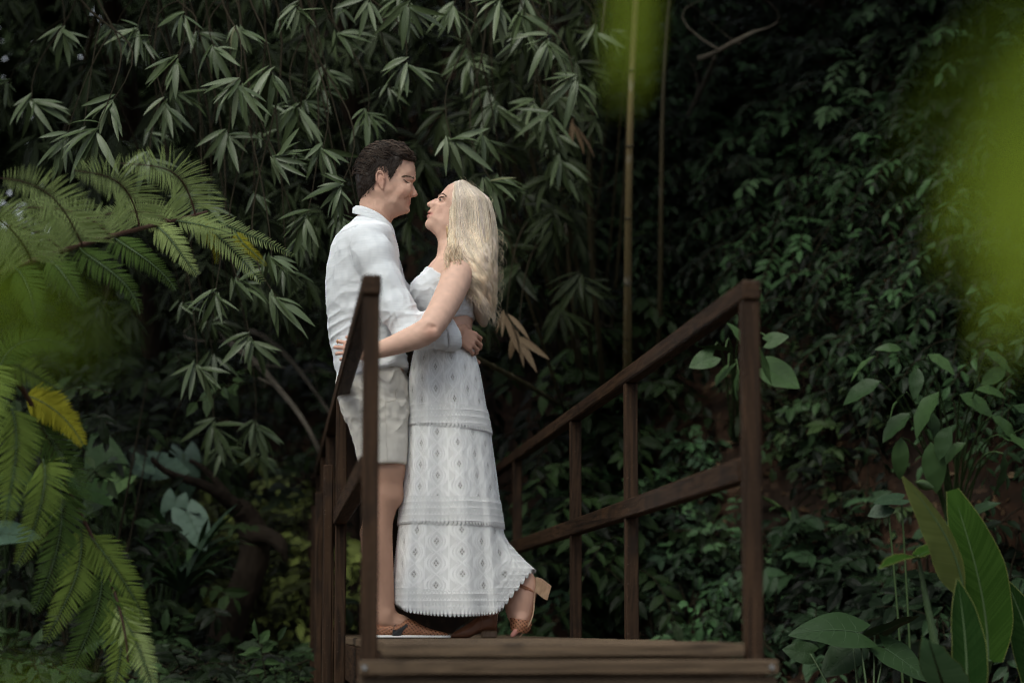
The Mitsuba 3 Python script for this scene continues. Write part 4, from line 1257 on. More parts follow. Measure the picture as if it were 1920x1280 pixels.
for c in range(nclump):
    # where the lock hangs: angle round the head, 0 at the back edge, 90 degrees towards us, 180 at the cheek
    far = c % 6 == 0
    ph = math.radians(rg.uniform(-20, 178)) if not far else math.radians(rg.uniform(182, 250))
    vend = rg.uniform(548, 604) - 62 * np.clip(math.degrees(ph) / 180, 0, 1.4) * rg.uniform(.6, 1)
    if far: vend = rg.uniform(500, 545)
    wph, wam, wl = rg.uniform(0, 6.28), rg.uniform(5, 10.5), rg.uniform(50, 78)
    tone = np.array([.84, .755, .65]) * rg.uniform(.70, 1.14) * np.array([1, rg.uniform(.96, 1.0), rg.uniform(.88, 1.0)])
    lay = rg.uniform(-.25, 1.0)
    for k in range(12 if not far else 6):
        p2 = ph + rg.normal(0, .060)
        ve = vend + rg.normal(0, 9)
        v = np.linspace(341, ve, 26)
        part_u = 848 + 30 * (1 - p2 / math.pi)
        vt = float(np.interp(part_u, [836, 846, 868, 889, 904], [353, 346, 341.5, 348, 362])) - 2
        v[:4] = [vt, vt + 2, vt + 6, vt + 12]
        t = (v - 341) / (ve - 341)
        o = lay * .007 + rg.normal(0, .0022)
        l, r, d = cl(np.minimum(v, 600)), cr(np.minimum(v, 600)), cd(np.minimum(v, 600))
        hold = np.clip((v - 470) / 90, 0, 1)
        l = l + hold * 0
        cu, hu = (l + r) / 2, (r - l) / 2
        # below the shoulder the lock keeps its own width instead of closing in
        i0 = np.searchsorted(v, 520)
        if i0 < len(v):
            cu[i0:] = cu[i0 - 1] + (v[i0:] - 520) * .05
            hu[i0:] = np.maximum(hu[i0:], hu[i0 - 1] * (1 - .25 * (v[i0:] - 520) / 90))
            d[i0:] = np.maximum(d[i0:], d[i0 - 1] * (1 - .25 * (v[i0:] - 520) / 90))
        amp = wam * np.clip((v - 425) / 110, 0, 1) ** 1.1 + .5
        jt = rg.normal(0, .22)
        wv_ = amp * np.sin(wph + (v - 400) / wl * 6.28 + jt)
        u = cu + (hu + o / PX) * np.cos(p2) + wv_ * (.55 + .45 * abs(math.sin(ph)))
        y = YC - (d + o) * np.sin(p2) - .0032 * amp / 4 * np.cos(wph + (v - 400) / wl * 6.28) * 1.5
        # at the crown all locks start along the parting
        w0 = np.clip(1 - (v - vt) / 24, 0, 1) ** 1.5
        u = u * (1 - w0) + (part_u) * w0
        vv = v - 1.5 * w0 * max(lay, 0)
        pts = np.stack([(u - 960) * PX, y, ZC + (1178 - vv) * PX], 1)
        rad = rg.uniform(.0007, .0013) * np.r_[.6, np.ones(22), .8, .55, .25]
        m = tube(pts, rad, 3, caps=False)
        hs.append(m)
        grad = np.repeat(np.clip(t, 0, 1), 3)[:, None]
        cs.append(tone * rg.uniform(.90, 1.07) * ((.86, .85, .85) * (1 - grad) + np.array([1.0, .955, .87]) * grad * 1.05))
# ringlets in front of the near shoulder, and stray hairs
for i in range(90):
    u0, v0 = rg.uniform(836, 868), rg.uniform(455, 480)
    dep0 = rg.uniform(-.165, -.105)
    n_ = 22
    s = np.linspace(0, 1, n_)
    L = rg.uniform(38, 66)
    R0 = rg.uniform(4, 10)
    a0 = rg.normal(0, .5)
    pts = [A(u0 - 9 * q - R0 * math.sin(a0 + 7 * q) * q, v0 + L * q + R0 * .5 * math.cos(a0 + 7 * q) * q, dep0 - .035 * math.sin(2.0 * q) + .006 * math.cos(a0 + 7 * q)) for q in s]
    m = tube(pts, rg.uniform(.0008, .0015) * np.r_[np.ones(n_ - 3), .8, .5, .2], 3, caps=False)
    hs.append(m); cs.append(np.tile(np.array([.62, .49, .34]) * rg.uniform(.6, 1.15), (len(m[0]), 1)))
for i in range(150):
    v0 = rg.uniform(336, 600) if rg.random() < .3 else rg.uniform(430, 600)
    right = rg.random() < .72 or v0 < 430
    u0 = float(cr(min(v0, 600))) if right else float(cl(min(v0, 600))) + 4
    if not right and v0 < 450: continue
    sg = 1 if right else -1
    L = rg.uniform(8, 26) * (.45 if v0 < 430 else 1)
    c1, c2 = rg.normal(0, 6), rg.normal(0, 9)
    dep = rg.uniform(-.06, .06)
    pts = [A(u0 - sg * 5, v0 - 8, dep), A(u0 + sg * L * .35, v0 + c1 * .4, dep), A(u0 + sg * L * .7, v0 + c1 + L * .3, dep), A(u0 + sg * L * rg.uniform(.4, 1.0), v0 + c2 + L * .8, dep)]
    m = tube(pts, np.r_[np.full(9, .00042), .0002], 3, n=10, caps=False)
    hs.append(m); cs.append(np.tile([.55, .45, .32], (len(m[0]), 1)))
part(lady, 'hair', join(hs), 'fair_hair', smooth=True, color=np.vstack(cs))
# ================================================================ foliage
def tones(name, cols, rough=.42, spec=.5, trans=None):
    ks = []
    for i, c in enumerate(cols):
        k = f'{name}_tone_{i}'
        fn = (lambda c: lambda p, n, uv: mix([x * .75 for x in c], [x * 1.3 for x in c], fbm(p.x * 28, p.y * 28, p.z * 28, 3)))(c)
        if trans: thin(k, rgb(*c), rough, trans)
        else: principled(k, rgb(*c), rough, spec)
        ks.append(k)
    return ks


principled('leaf_mix', VC, .5, .13)
principled('leaf_soft', VC, .8, .06)
principled('bark', proc(lambda p, n, uv: mix((.012, .009, .006), (.055, .038, .026), fbm(p.x * 14, p.y * 14, p.z * 5, 4))), .9, .2, bump=lambda p, n, uv: fbm(p.x * 40, p.y * 40, p.z * 12, 4), scale=.02, eps=.003)
principled('culm', proc(lambda p, n, uv: mix(mix((.032, .030, .013), (.066, .050, .024), fbm(p.x * 6, p.y * 6, p.z * 2, 3)), (.09, .08, .06), smoothstep(.62, .8, fbm(p.x * 20, p.y * 20, p.z * 7, 3)))), .5, .4)
principled('culm_tan', proc(lambda p, n, uv: mix(mix((.16, .12, .055), (.26, .20, .10), fbm(p.x * 6, p.y * 6, p.z * 2, 3)), (.30, .27, .20), smoothstep(.6, .8, fbm(p.x * 20, p.y * 20, p.z * 7, 3)))), .5, .4)
principled('pale_branch', proc(lambda p, n, uv: mix((.055, .046, .033), (.16, .14, .11), fbm(p.x * 18, p.y * 18, p.z * 18, 3))), .9, .2)
principled('twig', (.022, .018, .011), .9, .1)
BAM = tones('bamboo_leaf', [(.048, .070, .027), (.074, .102, .046), (.110, .138, .074), (.032, .048, .018), (.120, .125, .060)], .40, .33)
bam_shapes = [mikit.ply(leaf(1, w, b, .12, 6, .8, .3, peak=.42), None, True) for w, b in ((.135, .25), (.15, .5), (.12, .12), (.165, .35), (.13, .8))]


def at_ground(u, v, y0=8.2, y1=34.0):
    Ys = np.arange(y0, y1, .06)
    a, b = (u - 960) / F, (640 - v) / F
    t = Ys / (CP - b * SP)
    hit = np.nonzero(ZC + t * (SP + b * CP) < ground_z(a * t, Ys))[0]
    return P(u, v, Ys[hit[0]]) if len(hit) else None


def img_dir(deg, depth=0.0):
    """A direction of growth: degrees below the horizontal, 0 to the right; depth > 0 away from the path."""
    a = math.radians(deg)
    return unit([math.cos(a), depth, -math.sin(a)])


# ---------------------------------------------------------------- bamboo
rb = np.random.default_rng(21)
# surveyed sprays: (u, v, distance, axis angle, spread, leaves, leaf length in px, clump)
sprays = [(765, 13, 11.0, 85, 85, 9, 88, 3), (932, 8, 11.2, 88, 80, 10, 82, 4), (1025, 80, 11.4, 100, 85, 9, 78, 4), (1077, 158, 11.6, 82, 80, 10, 86, 5), (761, 124, 11.2, 90, 70, 10, 72, 3), (847, 265, 11.0, 72, 78, 8, 86, 4),
          (922, 340, 11.2, 50, 50, 6, 88, 4), (637, 64, 11.4, 60, 60, 8, 66, 3), (613, 134, 11.5, 70, 80, 8, 62, 2), (447, 161, 10.6, 92, 88, 13, 82, 2), (510, 141, 10.8, 75, 55, 7, 76, 2), (178, 249, 10.3, 108, 62, 6, 96, 0),
          (208, 195, 10.5, 120, 60, 6, 74, 0), (329, 114, 10.8, 125, 60, 8, 78, 1), (343, 34, 10.8, 85, 60, 7, 70, 1), (450, 57, 11.0, 80, 60, 8, 62, 2), (520, 296, 10.6, 55, 60, 9, 80, 2), (635, 356, 10.7, 118, 75, 10, 84, 3),
          (605, 282, 10.9, 100, 60, 9, 74, 3), (427, 255, 11.2, 92, 75, 9, 74, 2), (312, 200, 11.0, 60, 60, 8, 80, 1), (519, 559, 10.6, 42, 50, 8, 84, 2), (510, 485, 10.6, 78, 50, 8, 66, 2), (447, 529, 10.9, 60, 70, 8, 76, 2), (403, 552, 11.0, 95, 70, 8, 80, 1),
          (575, 410, 10.9, 100, 70, 8, 78, 3), (560, 205, 11.2, 60, 60, 8, 78, 3), (690, 215, 11.5, 90, 70, 8, 70, 3), (880, 120, 11.8, 85, 75, 9, 72, 4), (985, 30, 11.6, 70, 60, 8, 80, 4), (850, 20, 11.6, 100, 70, 8, 80, 4), (690, 5, 11.3, 110, 60, 8, 80, 3),
          (255, 60, 11.2, 100, 70, 8, 70, 1), (120, 60, 11.5, 80, 80, 9, 80, 0), (60, 190, 11.4, 80, 80, 9, 74, 0), (560, 20, 11.2, 70, 70, 8, 76, 2), (405, 95, 11.0, 60, 60, 8, 74, 2), (280, 300, 11.0, 85, 70, 8, 78, 1), (380, 380, 11.2, 80, 80, 9, 76, 1),
          (1000, 200, 12.0, 95, 75, 8, 74, 5), (1120, 60, 12.0, 80, 60, 7, 76, 5), (930, 200, 12.0, 80, 70, 8, 76, 4), (1050, 300, 12.2, 80, 60, 6, 74, 5), (470, 640, 11.4, 70, 80, 9, 70, 1), (370, 690, 11.6, 80, 80, 9, 74, 1), (480, 800, 12.0, 85, 85, 10, 66, 1), (400, 800, 12.2, 85, 85, 10, 70, 0)]
clump_foot = [(-120, 15.0, -1.4), (60, 15.2, -.4), (1010, 15.2, 0), (1050, 15.6, 0), (1090, 15.4, 0), (1150, 15.8, 0)]
stem_labels = ['bamboo arching in from the left edge with broad drooping leaves', 'bamboo hanging dark leaf fans over the left undergrowth', 'bamboo with a wide many fingered leaf fan left of the man', 'bamboo with leaf fans hanging above the dark haired man',
               'bamboo with grey green leaf fans above the blonde woman', 'bamboo with leaf fans just left of the tall tan stem']


def bamboo_leafs(parent, J, ang, spread, n, L, ply_=True):
    ax = img_dir(ang, -.25)
    out = []
    for i in range(n):
        t = (i + .5) / n * 2 - 1
        side = (-1) ** i
        a = ang + spread * t * (1 + rb.normal(0, .08)) + rb.normal(0, 6)
        d = img_dir(a, -.15 + rb.normal(0, .27))
        nrm = unit(np.array([0, -.75, .65]) + rb.normal(0, .34, 3))
        o = J - ax * ((i // 2) / max(n / 2, 1)) * .22 * L + rb.normal(0, .006, 3)
        l = L * (1 - .22 * abs(t) ** 1.5) * rb.uniform(.62, 1.18)
        out.append((frame(d, nrm), o, l, d))
    return out


cul = []
for ci, (fu, fY, _) in enumerate(clump_foot):
    mine = [s for s in sprays if s[7] == ci]
    bt_ = thing('bamboo', stem_labels[ci], 'bamboo', 'bamboo culms with drooping leaf fans')
    x0 = (fu - 960) / F * fY
    foot = np.array([x0, fY, float(ground_z(x0, fY)) - .1])
    us = np.array([s[0] for s in mine]); Ym = np.mean([s[2] for s in mine])
    top = P(np.mean(us), -150, Ym + .6)
    path = spline([foot, foot * .55 + top * .45 + [0, .9, 1.0], top + [0, .5, .35], P(np.mean(us) - 60, -40, Ym - .1) + [0, -.3, .3]], 40)
    part(bt_, 'stem', tube(path, np.linspace(.026, .010, 40), 7), 'culm', smooth=True)
    for (u, v, Y, ang, spr, n, Lp, _) in mine:
        Y = Y - (.9 if Y < 11.8 else .4)
        J = P(u, v, Y)
        L = Lp * Y / F * 1.10
        near = path[np.argmin(np.linalg.norm((path - (J + [0, .35, .55])) * [1, 1, 1], axis=1))]
        ax = img_dir(ang, -.25)
        br = spline([near, near * .5 + J * .5 + [rb.uniform(-.12, .12), .35, .05], J - ax * .08 + [0, .05, .03], J], 14)
        bk = part(bt_, 'branch', tube(br, np.linspace(.0062, .0022, 14), 5), 'twig', smooth=True)
        for (R, o, l, d) in bamboo_leafs(bk, J, ang + rb.normal(0, 14), spr * rb.uniform(.8, 1.2), n + 3, L):
            part(bk, 'leaf', bam_shapes[rb.integers(5)], BAM[min(4, int(abs(rb.normal(1.2, 1.1))))], to_world=mat(R, o, l))
        # a second fan a little further back on the same branch
        J2 = P(u + rb.uniform(-85, 85), v + rb.uniform(-60, 70), Y + rb.uniform(.25, .8))
        bk = part(bt_, 'branch', tube(spline([br[6], (br[6] + J2) / 2 + [0, 0, .06], J2], 8), np.linspace(.004, .0018, 8), 4), 'twig', smooth=True)
        for (R, o, l, d) in bamboo_leafs(bk, J2, ang + rb.normal(0, 25), spr * rb.uniform(.8, 1.2), 8, L * rb.uniform(.65, .9)):
            part(bk, 'leaf', bam_shapes[rb.integers(5)], BAM[(0, 3, 3, 1)[rb.integers(4)]], to_world=mat(R, o, l))
    # the culm's further, smaller leaf fans, too many to tell apart
    M, C = [], []
    u0, u1 = (us.min() - 160, min(us.max() + 150, 1120))
    for k in range(95):
        J = P(rb.uniform(u0, u1), rb.uniform(-120, 620 if ci != 5 else 480), rb.uniform(11.8, 14.0))
        ang = rb.uniform(50, 130); L = rb.uniform(.16, .24)
        for (R, o, l, d) in bamboo_leafs(None, J, ang, rb.uniform(55, 90), 9, L):
            M.append(mat(R, o, l)); C.append(np.array([.019, .027, .010]) * rb.uniform(.4, 1.7))
    tv, tf = leaf(1, .17, .4, .12, 4, .8, .3, peak=.42)
    v, f, c = scatter(tv, tf, M, C)
    part(bt_, 'foliage', (v, f), 'leaf_mix', color=c, kind='stuff')
# bare culms of the clump, seen between the leaves
for (pts, r, lab) in [([(1172, 640, 12.7), (1178, 440, 12.4), (1183, 200, 12.1), (1196, -40, 11.9)], .022, 'tall tan bamboo stem standing alone right of the leaf fans'), ([(1225, 480, 13.1), (1240, 330, 13.1), (1255, 0, 13.0), (1262, -60, 13.0)], .015, 'thin tan bamboo stem behind the tall one'),
                      ([(1118, 620, 12.9), (1108, 470, 12.7), (1106, 280, 12.5), (1130, 60, 12.3), (1140, -60, 12.3)], .016, 'slim brown bamboo stem left of the tall tan one'), ([(1096, 640, 12.9), (1076, 470, 12.6), (1042, 310, 12.3), (1000, 100, 12.1)], .014, 'bamboo stem leaning left above the handrail'),
                      ([(1090, 660, 13.1), (1040, 480, 12.9), (1005, 330, 12.7), (960, 120, 12.5)], .012, 'thin bamboo stem leaning behind the blonde hair'), ([(1104, 640, 13.0), (1062, 420, 12.6), (1060, 250, 12.5), (1075, 90, 12.4)], .012, 'thin upright bamboo stem in the middle of the clump'),
                      ([(1060, 690, 12.7), (990, 560, 12.3), (945, 420, 12.1)], .011, 'low bamboo stem slanting left behind the woman'), ([(1010, 760, 12.3), (930, 690, 11.7), (870, 660, 11.3), (780, 640, 13)], .014, 'bare bamboo stem lying across behind the waist of the woman')]:
    pp = [P(*p) for p in pts]
    hb_ = at_ground(pts[0][0], 745, 9.0)
    if hb_ is not None: pp = [hb_ - [0, 0, .1]] + [P(u, v, min(Y, hb_[1] - .15)) for u, v, Y in pts[1:]]
    g0 = pp[0].copy(); g0[2] = min(g0[2], float(ground_z(g0[0], g0[1]))) - .1
    b = thing('bare_bamboo', lab, 'bamboo')
    path = spline([g0] + pp if g0[2] < pp[0][2] - .12 else pp, 40)
    part(b, 'culm', tube(path, np.linspace(r * 1.1, r * .7, 40), 8), 'culm_tan' if 'tall' in lab[:5] else 'culm', smooth=True)
    s = np.r_[0, np.cumsum(np.linalg.norm(np.diff(path, axis=0), axis=1))]
    for d in np.arange(.3, s[-1], .38):
        i = int(np.searchsorted(s, d)); i = min(max(i, 1), 38)
        c0, t0 = path[i], unit(path[i + 1] - path[i - 1])
        part(b, 'node', tube([c0 - t0 * .006, c0, c0 + t0 * .006], [r * .85, r * 1.18, r * .85], 8), 'culm', smooth=True)
for k in range(16):
    u0, v0 = rb.uniform(1060, 1150), rb.uniform(715, 765)
    hb_ = at_ground(u0, v0, 9.0)
    lean = rb.uniform(-.55, .22)
    Y0 = hb_[1] if hb_ is not None else 13.5
    pp = [P(u0, v0, Y0), P(u0 + lean * 190, v0 - 250, Y0 - .3), P(u0 + lean * 330, v0 - 480, Y0 - .6), P(u0 + lean * 520 + rb.uniform(-40, 40), -60, Y0 - .9)]
    g0 = pp[0].copy(); g0[2] = min(g0[2], float(ground_z(g0[0], g0[1]))) - .1
    b = thing('bare_bamboo', 'thin dim stem among the many of the bamboo clump', 'bamboo', 'thin stems of the bamboo clump')
    r = rb.uniform(.006, .012)
    part(b, 'culm', tube(spline([g0] + pp if g0[2] < pp[0][2] - .12 else pp, 24), np.linspace(r, r * .6, 24), 6), 'culm', smooth=True)
# dry leaf fans hanging right of the woman
DRY = tones('dry_leaf', [(.10, .066, .036), (.15, .105, .062), (.07, .046, .026)], .7, .2)
for (u, v, Y, ang, n, lab) in [(950, 590, 11.2, 75, 5, 'cluster of dry tan bamboo leaves hanging behind the woman'), (972, 630, 11.4, 80, 5, 'lower cluster of dry tan leaves hanging by the waist of the woman'), (1075, 230, 11.8, 80, 4, 'few dry leaves hanging under the leaf fans')]:
    J = P(u, v, Y)
    dk = thing('dry_spray', lab, 'dry leaves')
    part(dk, 'twig', tube(spline([J + [.10, .7, .55], J + [.03, .25, .3], J], 10), np.linspace(.006, .002, 10), 5), 'twig', smooth=True)
    for (R, o, l, d) in bamboo_leafs(None, J, ang, 38, n, .21):
        part(dk, 'leaf', bam_shapes[rb.integers(5)], DRY[rb.integers(3)], to_world=mat(R, o, l))

# ---------------------------------------------------------------- trees whose crowns close over the bank
def crown_mesh(c, r, n, rg, size=.14, col=(.030, .045, .020), clumps=40):
    cen = rg.normal(size=(clumps, 3)); cen = c + unit(cen) * (rg.random((clumps, 1)) ** .45) * r
    k = rg.integers(clumps, size=n)
    pos = cen[k] + rg.normal(size=(n, 3)) * .16 * np.mean(r)
    nr = unit(rg.normal(size=(n, 3)) + [0, -.2, 1.1])
    fw = unit(rg.normal(size=(n, 3)) + [0, 0, -.5])
    tv, tf = leaf(1, .42, .4, .1, 2, 1, .3)
    tone = rg.uniform(.5, 1.5, (clumps, 1))[k] * rg.uniform(.75, 1.25, (n, 1))
    return scatter(tv, tf, mats_of(frames(fw, nr), pos, size * rg.uniform(.6, 1.3, n)), np.array(col) * tone)


rt = np.random.default_rng(31)
forest = [(-3.6, 14.5, 7.2, (2.6, 2.4, 1.5), 5200, .22), (-.6, 15.8, 7.6, (2.6, 2.4, 1.5), 5200, .22), (2.4, 14.2, 7.2, (2.6, 2.4, 1.6), 5200, .22), (5.0, 11.4, 6.0, (2.2, 2.6, 2.0), 4200, .22), (-6.2, 12.2, 6.0, (2.4, 2.6, 2.2), 4200, .22),
          (-4.9, 21.5, 5.4, (2.6, 2.0, 2.4), 5200, .22), (-1.6, 21.0, 6.6, (2.6, 2.0, 2.4), 5200, .22), (-8.0, 18.5, 4.6, (2.6, 2.0, 3.2), 4600, .22), (-1.2, 12.4, 7.4, (2.2, 1.6, 1.0), 3400, .22), (1.9, 11.2, 7.0, (2.2, 1.8, 1.2), 3600, .22), (-4.4, 10.8, 7.0, (2.0, 1.8, 1.4), 3200, .22),
          (-2.6, 12.2, 5.4, (1.9, 1.0, .9), 3000, .20), (-.2, 12.2, 5.4, (1.9, 1.0, .9), 3000, .20), (2.4, 11.4, 5.2, (1.9, 1.0, .9), 3000, .20), (-3.0, 23.0, 6.4, (2.6, 1.4, 2.6), 5600, .24), (-5.6, 16.2, 4.0, (1.8, 1.2, 2.0), 3600, .2), (-3.9, 18.0, 4.4, (1.5, 1.0, 2.2), 3600, .2), (-5.2, 24.0, 5.0, (2.6, 1.4, 3.0), 4600, .24), (4.6, 9.6, 4.8, (1.6, 1.6, 1.1), 3000, .22), (-3.5, 10.4, 4.4, (1.5, 1.2, .9), 2600, .20), (2.5, 9.3, 4.3, (1.2, 1.1, .8), 2400, .20), (3.6, 8.2, 3.9, (1.3, 1.1, .9), 2400, .20),
          (6.2, 6.0, 4.6, (2.0, 3.0, 3.6), 3600, .30), (-7.0, 6.0, 4.6, (2.0, 3.0, 3.6), 3600, .30), (6.4, -1.0, 4.2, (2.2, 3.2, 4.0), 3200, .34), (-6.8, -1.0, 4.2, (2.2, 3.2, 4.0), 3200, .34)]
for i, (x, y, zc_t, r, n, sz) in enumerate(forest):
    t = thing('tree', 'dark broadleaf forest tree closing round the path and over the bank', 'tree', 'forest trees round the clearing')
    dy = 6.0 if y > 9 else 0
    gz = float(ground_z(x, y + dy))
    part(t, 'trunk', tube(spline([[x + .2, y + dy, gz - .3], [x + .1, y + dy * .7, (gz + zc_t) / 2], [x, y, zc_t + r[2] * .5]], 24), np.linspace(.14, .05, 24), 9), 'bark', smooth=True)
    v, f, c = crown_mesh(np.array([x, y, zc_t]), np.array(r), n, rt, size=sz)
    part(t, 'crown', (v, f), 'leaf_soft', color=c)

# ---------------------------------------------------------------- climbing shrubs over the dark bank
rs = np.random.default_rng(41)
sl_v, sl_f = leaf(1, .42, .5, .12, 3, .9, .4, peak=.42)


def spray_shrub(name, lab, cat, grp, root, nb, reach, lsize, col, out=(0, -.8, .1), droop=.5, pairs=6, bs='leaf_mix', jit=1.0):
    t = thing(name, lab, cat, grp)
    st, M, C = [], [], []
    for b in range(nb):
        d = unit(np.array(out) + rs.normal(0, .55, 3) * [1.2, .6, .8])
        L = reach * rs.uniform(.5, 1.15)
        p1 = root + rs.normal(0, .10, 3) * reach
        path = spline([p1, p1 + d * L * .5 + [0, 0, .06 * L], p1 + d * L + [0, 0, -droop * L * .5]], 8)
        st.append(tube(path, np.linspace(.006, .0018, 8), 4))
        tone = .12 + 1.7 * rs.random() ** 2.2
        for i in range(pairs * 2 + 1):
            s = min(.25 + .75 * i / (pairs * 2), 1) * 6.999
            k = int(s); q = path[k] * (1 - s + k) + path[min(k + 1, 7)] * (s - k)
            tg = unit(path[min(k + 1, 7)] - path[k])
            sd = np.cross(tg, [0, -.3, 1]); sd = unit(sd) * (1 if i % 2 else -1)
            fw = unit(tg * .6 + sd * (1.0 if i < pairs * 2 else 0) + [0, 0, -.25] + rs.normal(0, .15, 3) * jit)
            M.append(mat(frame(fw, unit(np.array([0, -.55, .85]) + rs.normal(0, .25, 3))), q, lsize * rs.uniform(.7, 1.2)))
            C.append(np.array(col) * tone * rs.uniform(.8, 1.2))
    part(t, 'stem', join(st), 'twig', smooth=True, kind='stuff')
    v, f, c = scatter(sl_v, sl_f, M, C)
    part(t, 'foliage', (v, f), bs, color=c, kind='stuff')
    return t


cells = [(u, v) for u in range(1190, 2000, 66) for v in range(-70, 760, 62)]
for (u, v) in cells:
    u += rs.uniform(-30, 30); v += rs.uniform(-28, 28)
    if v > 600 and u < 1560 or v > 560 and u < 1300: continue
    h = at_ground(u, v)
    if h is None: continue
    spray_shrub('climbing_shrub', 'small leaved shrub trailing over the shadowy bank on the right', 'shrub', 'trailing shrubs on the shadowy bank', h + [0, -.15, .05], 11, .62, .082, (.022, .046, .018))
for (u, v) in [(u, v) for u in range(-60, 1190, 95) for v in range(120, 1130, 90)]:
    u += rs.uniform(-40, 40); v += rs.uniform(-35, 35)
    if 500 < u < 1000 and v > 800: continue
    h = at_ground(u, v, 9.5)
    if h is None or h[1] > 30: continue
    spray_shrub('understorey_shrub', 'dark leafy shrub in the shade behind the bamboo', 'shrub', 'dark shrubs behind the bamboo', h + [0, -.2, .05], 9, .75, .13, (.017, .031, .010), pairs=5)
for (u, v, lab) in [(1620, 180, 'paler leafy spray catching light high on the right bank'), (1660, 110, 'upper pale leafy spray near the top of the right bank'), (1430, 400, 'glossy leafy spray above the right end post'), (1330, 235, 'leafy spray just right of the tan stem'), (1560, 300, 'leafy spray halfway up the right bank')]:
    h = at_ground(u, v)
    spray_shrub('climbing_shrub', lab, 'shrub', None, h + [0, -.45, .1], 8, .55, .085, (.050, .088, .040))
# ================================================================ undergrowth: broad leaves, rosettes, ferns, shrubs
ru = np.random.default_rng(51)
GRN = tones('green_leaf', [(.022, .046, .016), (.034, .068, .022), (.046, .086, .030), (.024, .046, .024), (.075, .125, .045)], .5, .2)
PALE = tones('glossy_leaf', [(.09, .15, .10), (.12, .19, .13)], .32, .5)


def heart_leaf(n=16, wave=.05, seed=0, W=.80, droop=.55, notch=.16):
    """A heart-shaped blade: two lobes past the stalk, a point at the tip, a folded midrib and slightly wavy margin."""
    t = np.linspace(0, 1, n + 1)
    V, Fc = [], []
    cols = list(np.linspace(-1, 1, 11))
    for i, s in enumerate(t):
        w = W * .5 * (np.sin(np.pi * (s * .93 + .07) ** .62)) ** .85 * (1 if s < 1 else 0)
        for c in cols:
            y = s - notch * (1 - s) ** 3 * (abs(c) ** .7) * (1.6 if s < .5 else 1)
            x = c * w
            z = .16 * abs(c) * w - (1 - math.cos(droop * s)) * .9 + wave * w * math.sin(s * 11 + c * 2 + seed) * abs(c) - .10 * w * c * c
            V.append([x, y, z])
    m = len(cols)
    for i in range(n):
        for j in range(m - 1):
            a = i * m + j
            Fc += [[a, a + 1, a + m + 1], [a, a + m + 1, a + m]]
    return np.array(V), np.array(Fc)


HEART = [mikit.ply(heart_leaf(seed=s, droop=d, W=w), None, True) for s, d, w in ((0, .5, .8), (2, .9, .72), (4, .3, .86))]
OVATE = [mikit.ply(leaf(1, w, b, .14, 8, .85, .3, wave=.10, peak=.42, seed=s), None, True) for w, b, s in ((.46, .5, 0), (.38, .8, 2), (.52, .35, 4))]
STRAP = [mikit.ply(leaf(1, w, b, .2, 10, .6, .5, peak=.45), None, True) for w, b in ((.10, 1.0), (.13, 1.5), (.09, .6))]


def stalk(p0, p1, r=.005, sag=.1, up=(0, 0, 1)):
    p0, p1 = np.asarray(p0), np.asarray(p1)
    return tube(spline([p0, (p0 + p1) / 2 + np.array(up) * sag * np.linalg.norm(p1 - p0), p1], 10), np.linspace(r, r * .6, 10), 6)


principled('green_stalk', (.05, .085, .03), .5, .4)


def vein_mesh(seed, droop, W, wave=.05, notch=.16):
    def at(c, s):
        s, c = np.asarray(s, float), np.asarray(c, float)
        w = W * .5 * (np.sin(np.pi * (s * .93 + .07) ** .62)) ** .85
        return np.stack([c * w, s - notch * (1 - s) ** 3 * np.abs(c) ** .7 * np.where(s < .5, 1.6, 1), .16 * np.abs(c) * w - (1 - np.cos(droop * s)) * .9 + wave * w * np.sin(s * 11 + c * 2 + seed) * np.abs(c) - .10 * w * c * c + .004], -1)
    ms = [tube(at(np.zeros(12), np.linspace(.01, .97, 12)), np.linspace(.011, .004, 12), 4)]
    for s0 in (.06, .22, .38, .54, .70):
        for sg in (-1, 1):
            t = np.linspace(0, 1, 7)
            ms.append(tube(at(sg * t * .85, s0 + .16 * t), np.linspace(.006, .002, 7), 3))
    return join(ms)


principled('leaf_vein', (.055, .092, .046), .5, .2)
VEIN = [mikit.ply(vein_mesh(s, d, w), None, True) for s, d, w in ((0, .5, .8), (2, .9, .72), (4, .3, .86))]


def broad_plant(name, lab, cat, foot, leaves, shapes, mats_, grp=None, r=.006, vein=False):
    """leaves: (tip-side anchor point, growth direction, face normal, length)."""
    t = thing(name, lab, cat, grp)
    for (p, d, nr, L) in leaves:
        k = part(t, 'stalk', stalk(foot + ru.normal(0, .02, 3) * [1, 1, 0], p, r), 'green_stalk', smooth=True)
        i = ru.integers(len(shapes))
        lk = part(t, 'leaf', shapes[i], mats_[ru.integers(len(mats_))], to_world=mat(frame(d, nr), p, L))
        if shapes is HEART: part(lk, 'vein', VEIN[i], 'leaf_vein', to_world=mat(frame(d, nr), p, L))
    return t


def nrm(tilt=.7, j=.25): return unit(np.array([0, -tilt, 1 - tilt * .5]) + ru.normal(0, j, 3))


def px_leaves(items, Y, j=.18):
    out = []
    for (u, v, deg, Lp) in items:
        p = P(u, v, Y + ru.normal(0, .12))
        out.append((p, unit(img_dir(deg, -.15) + ru.normal(0, j, 3) * [.5, 1, .5] + [0, 0, -.25]), nrm(.6, .35), 1.05 * Lp * Y / F * ru.uniform(.8, 1.15)))
    return out


def foot_at(u, Y):
    x = (u - 960) / F * Y
    return np.array([x, Y, float(ground_z(x, Y)) - .02])


# ---- heart-leaved shrubs on the right bank
def foot_uv(u, v, y0=8.2):
    h = at_ground(u, v, y0)
    return h if h is not None else foot_at(u, 11)


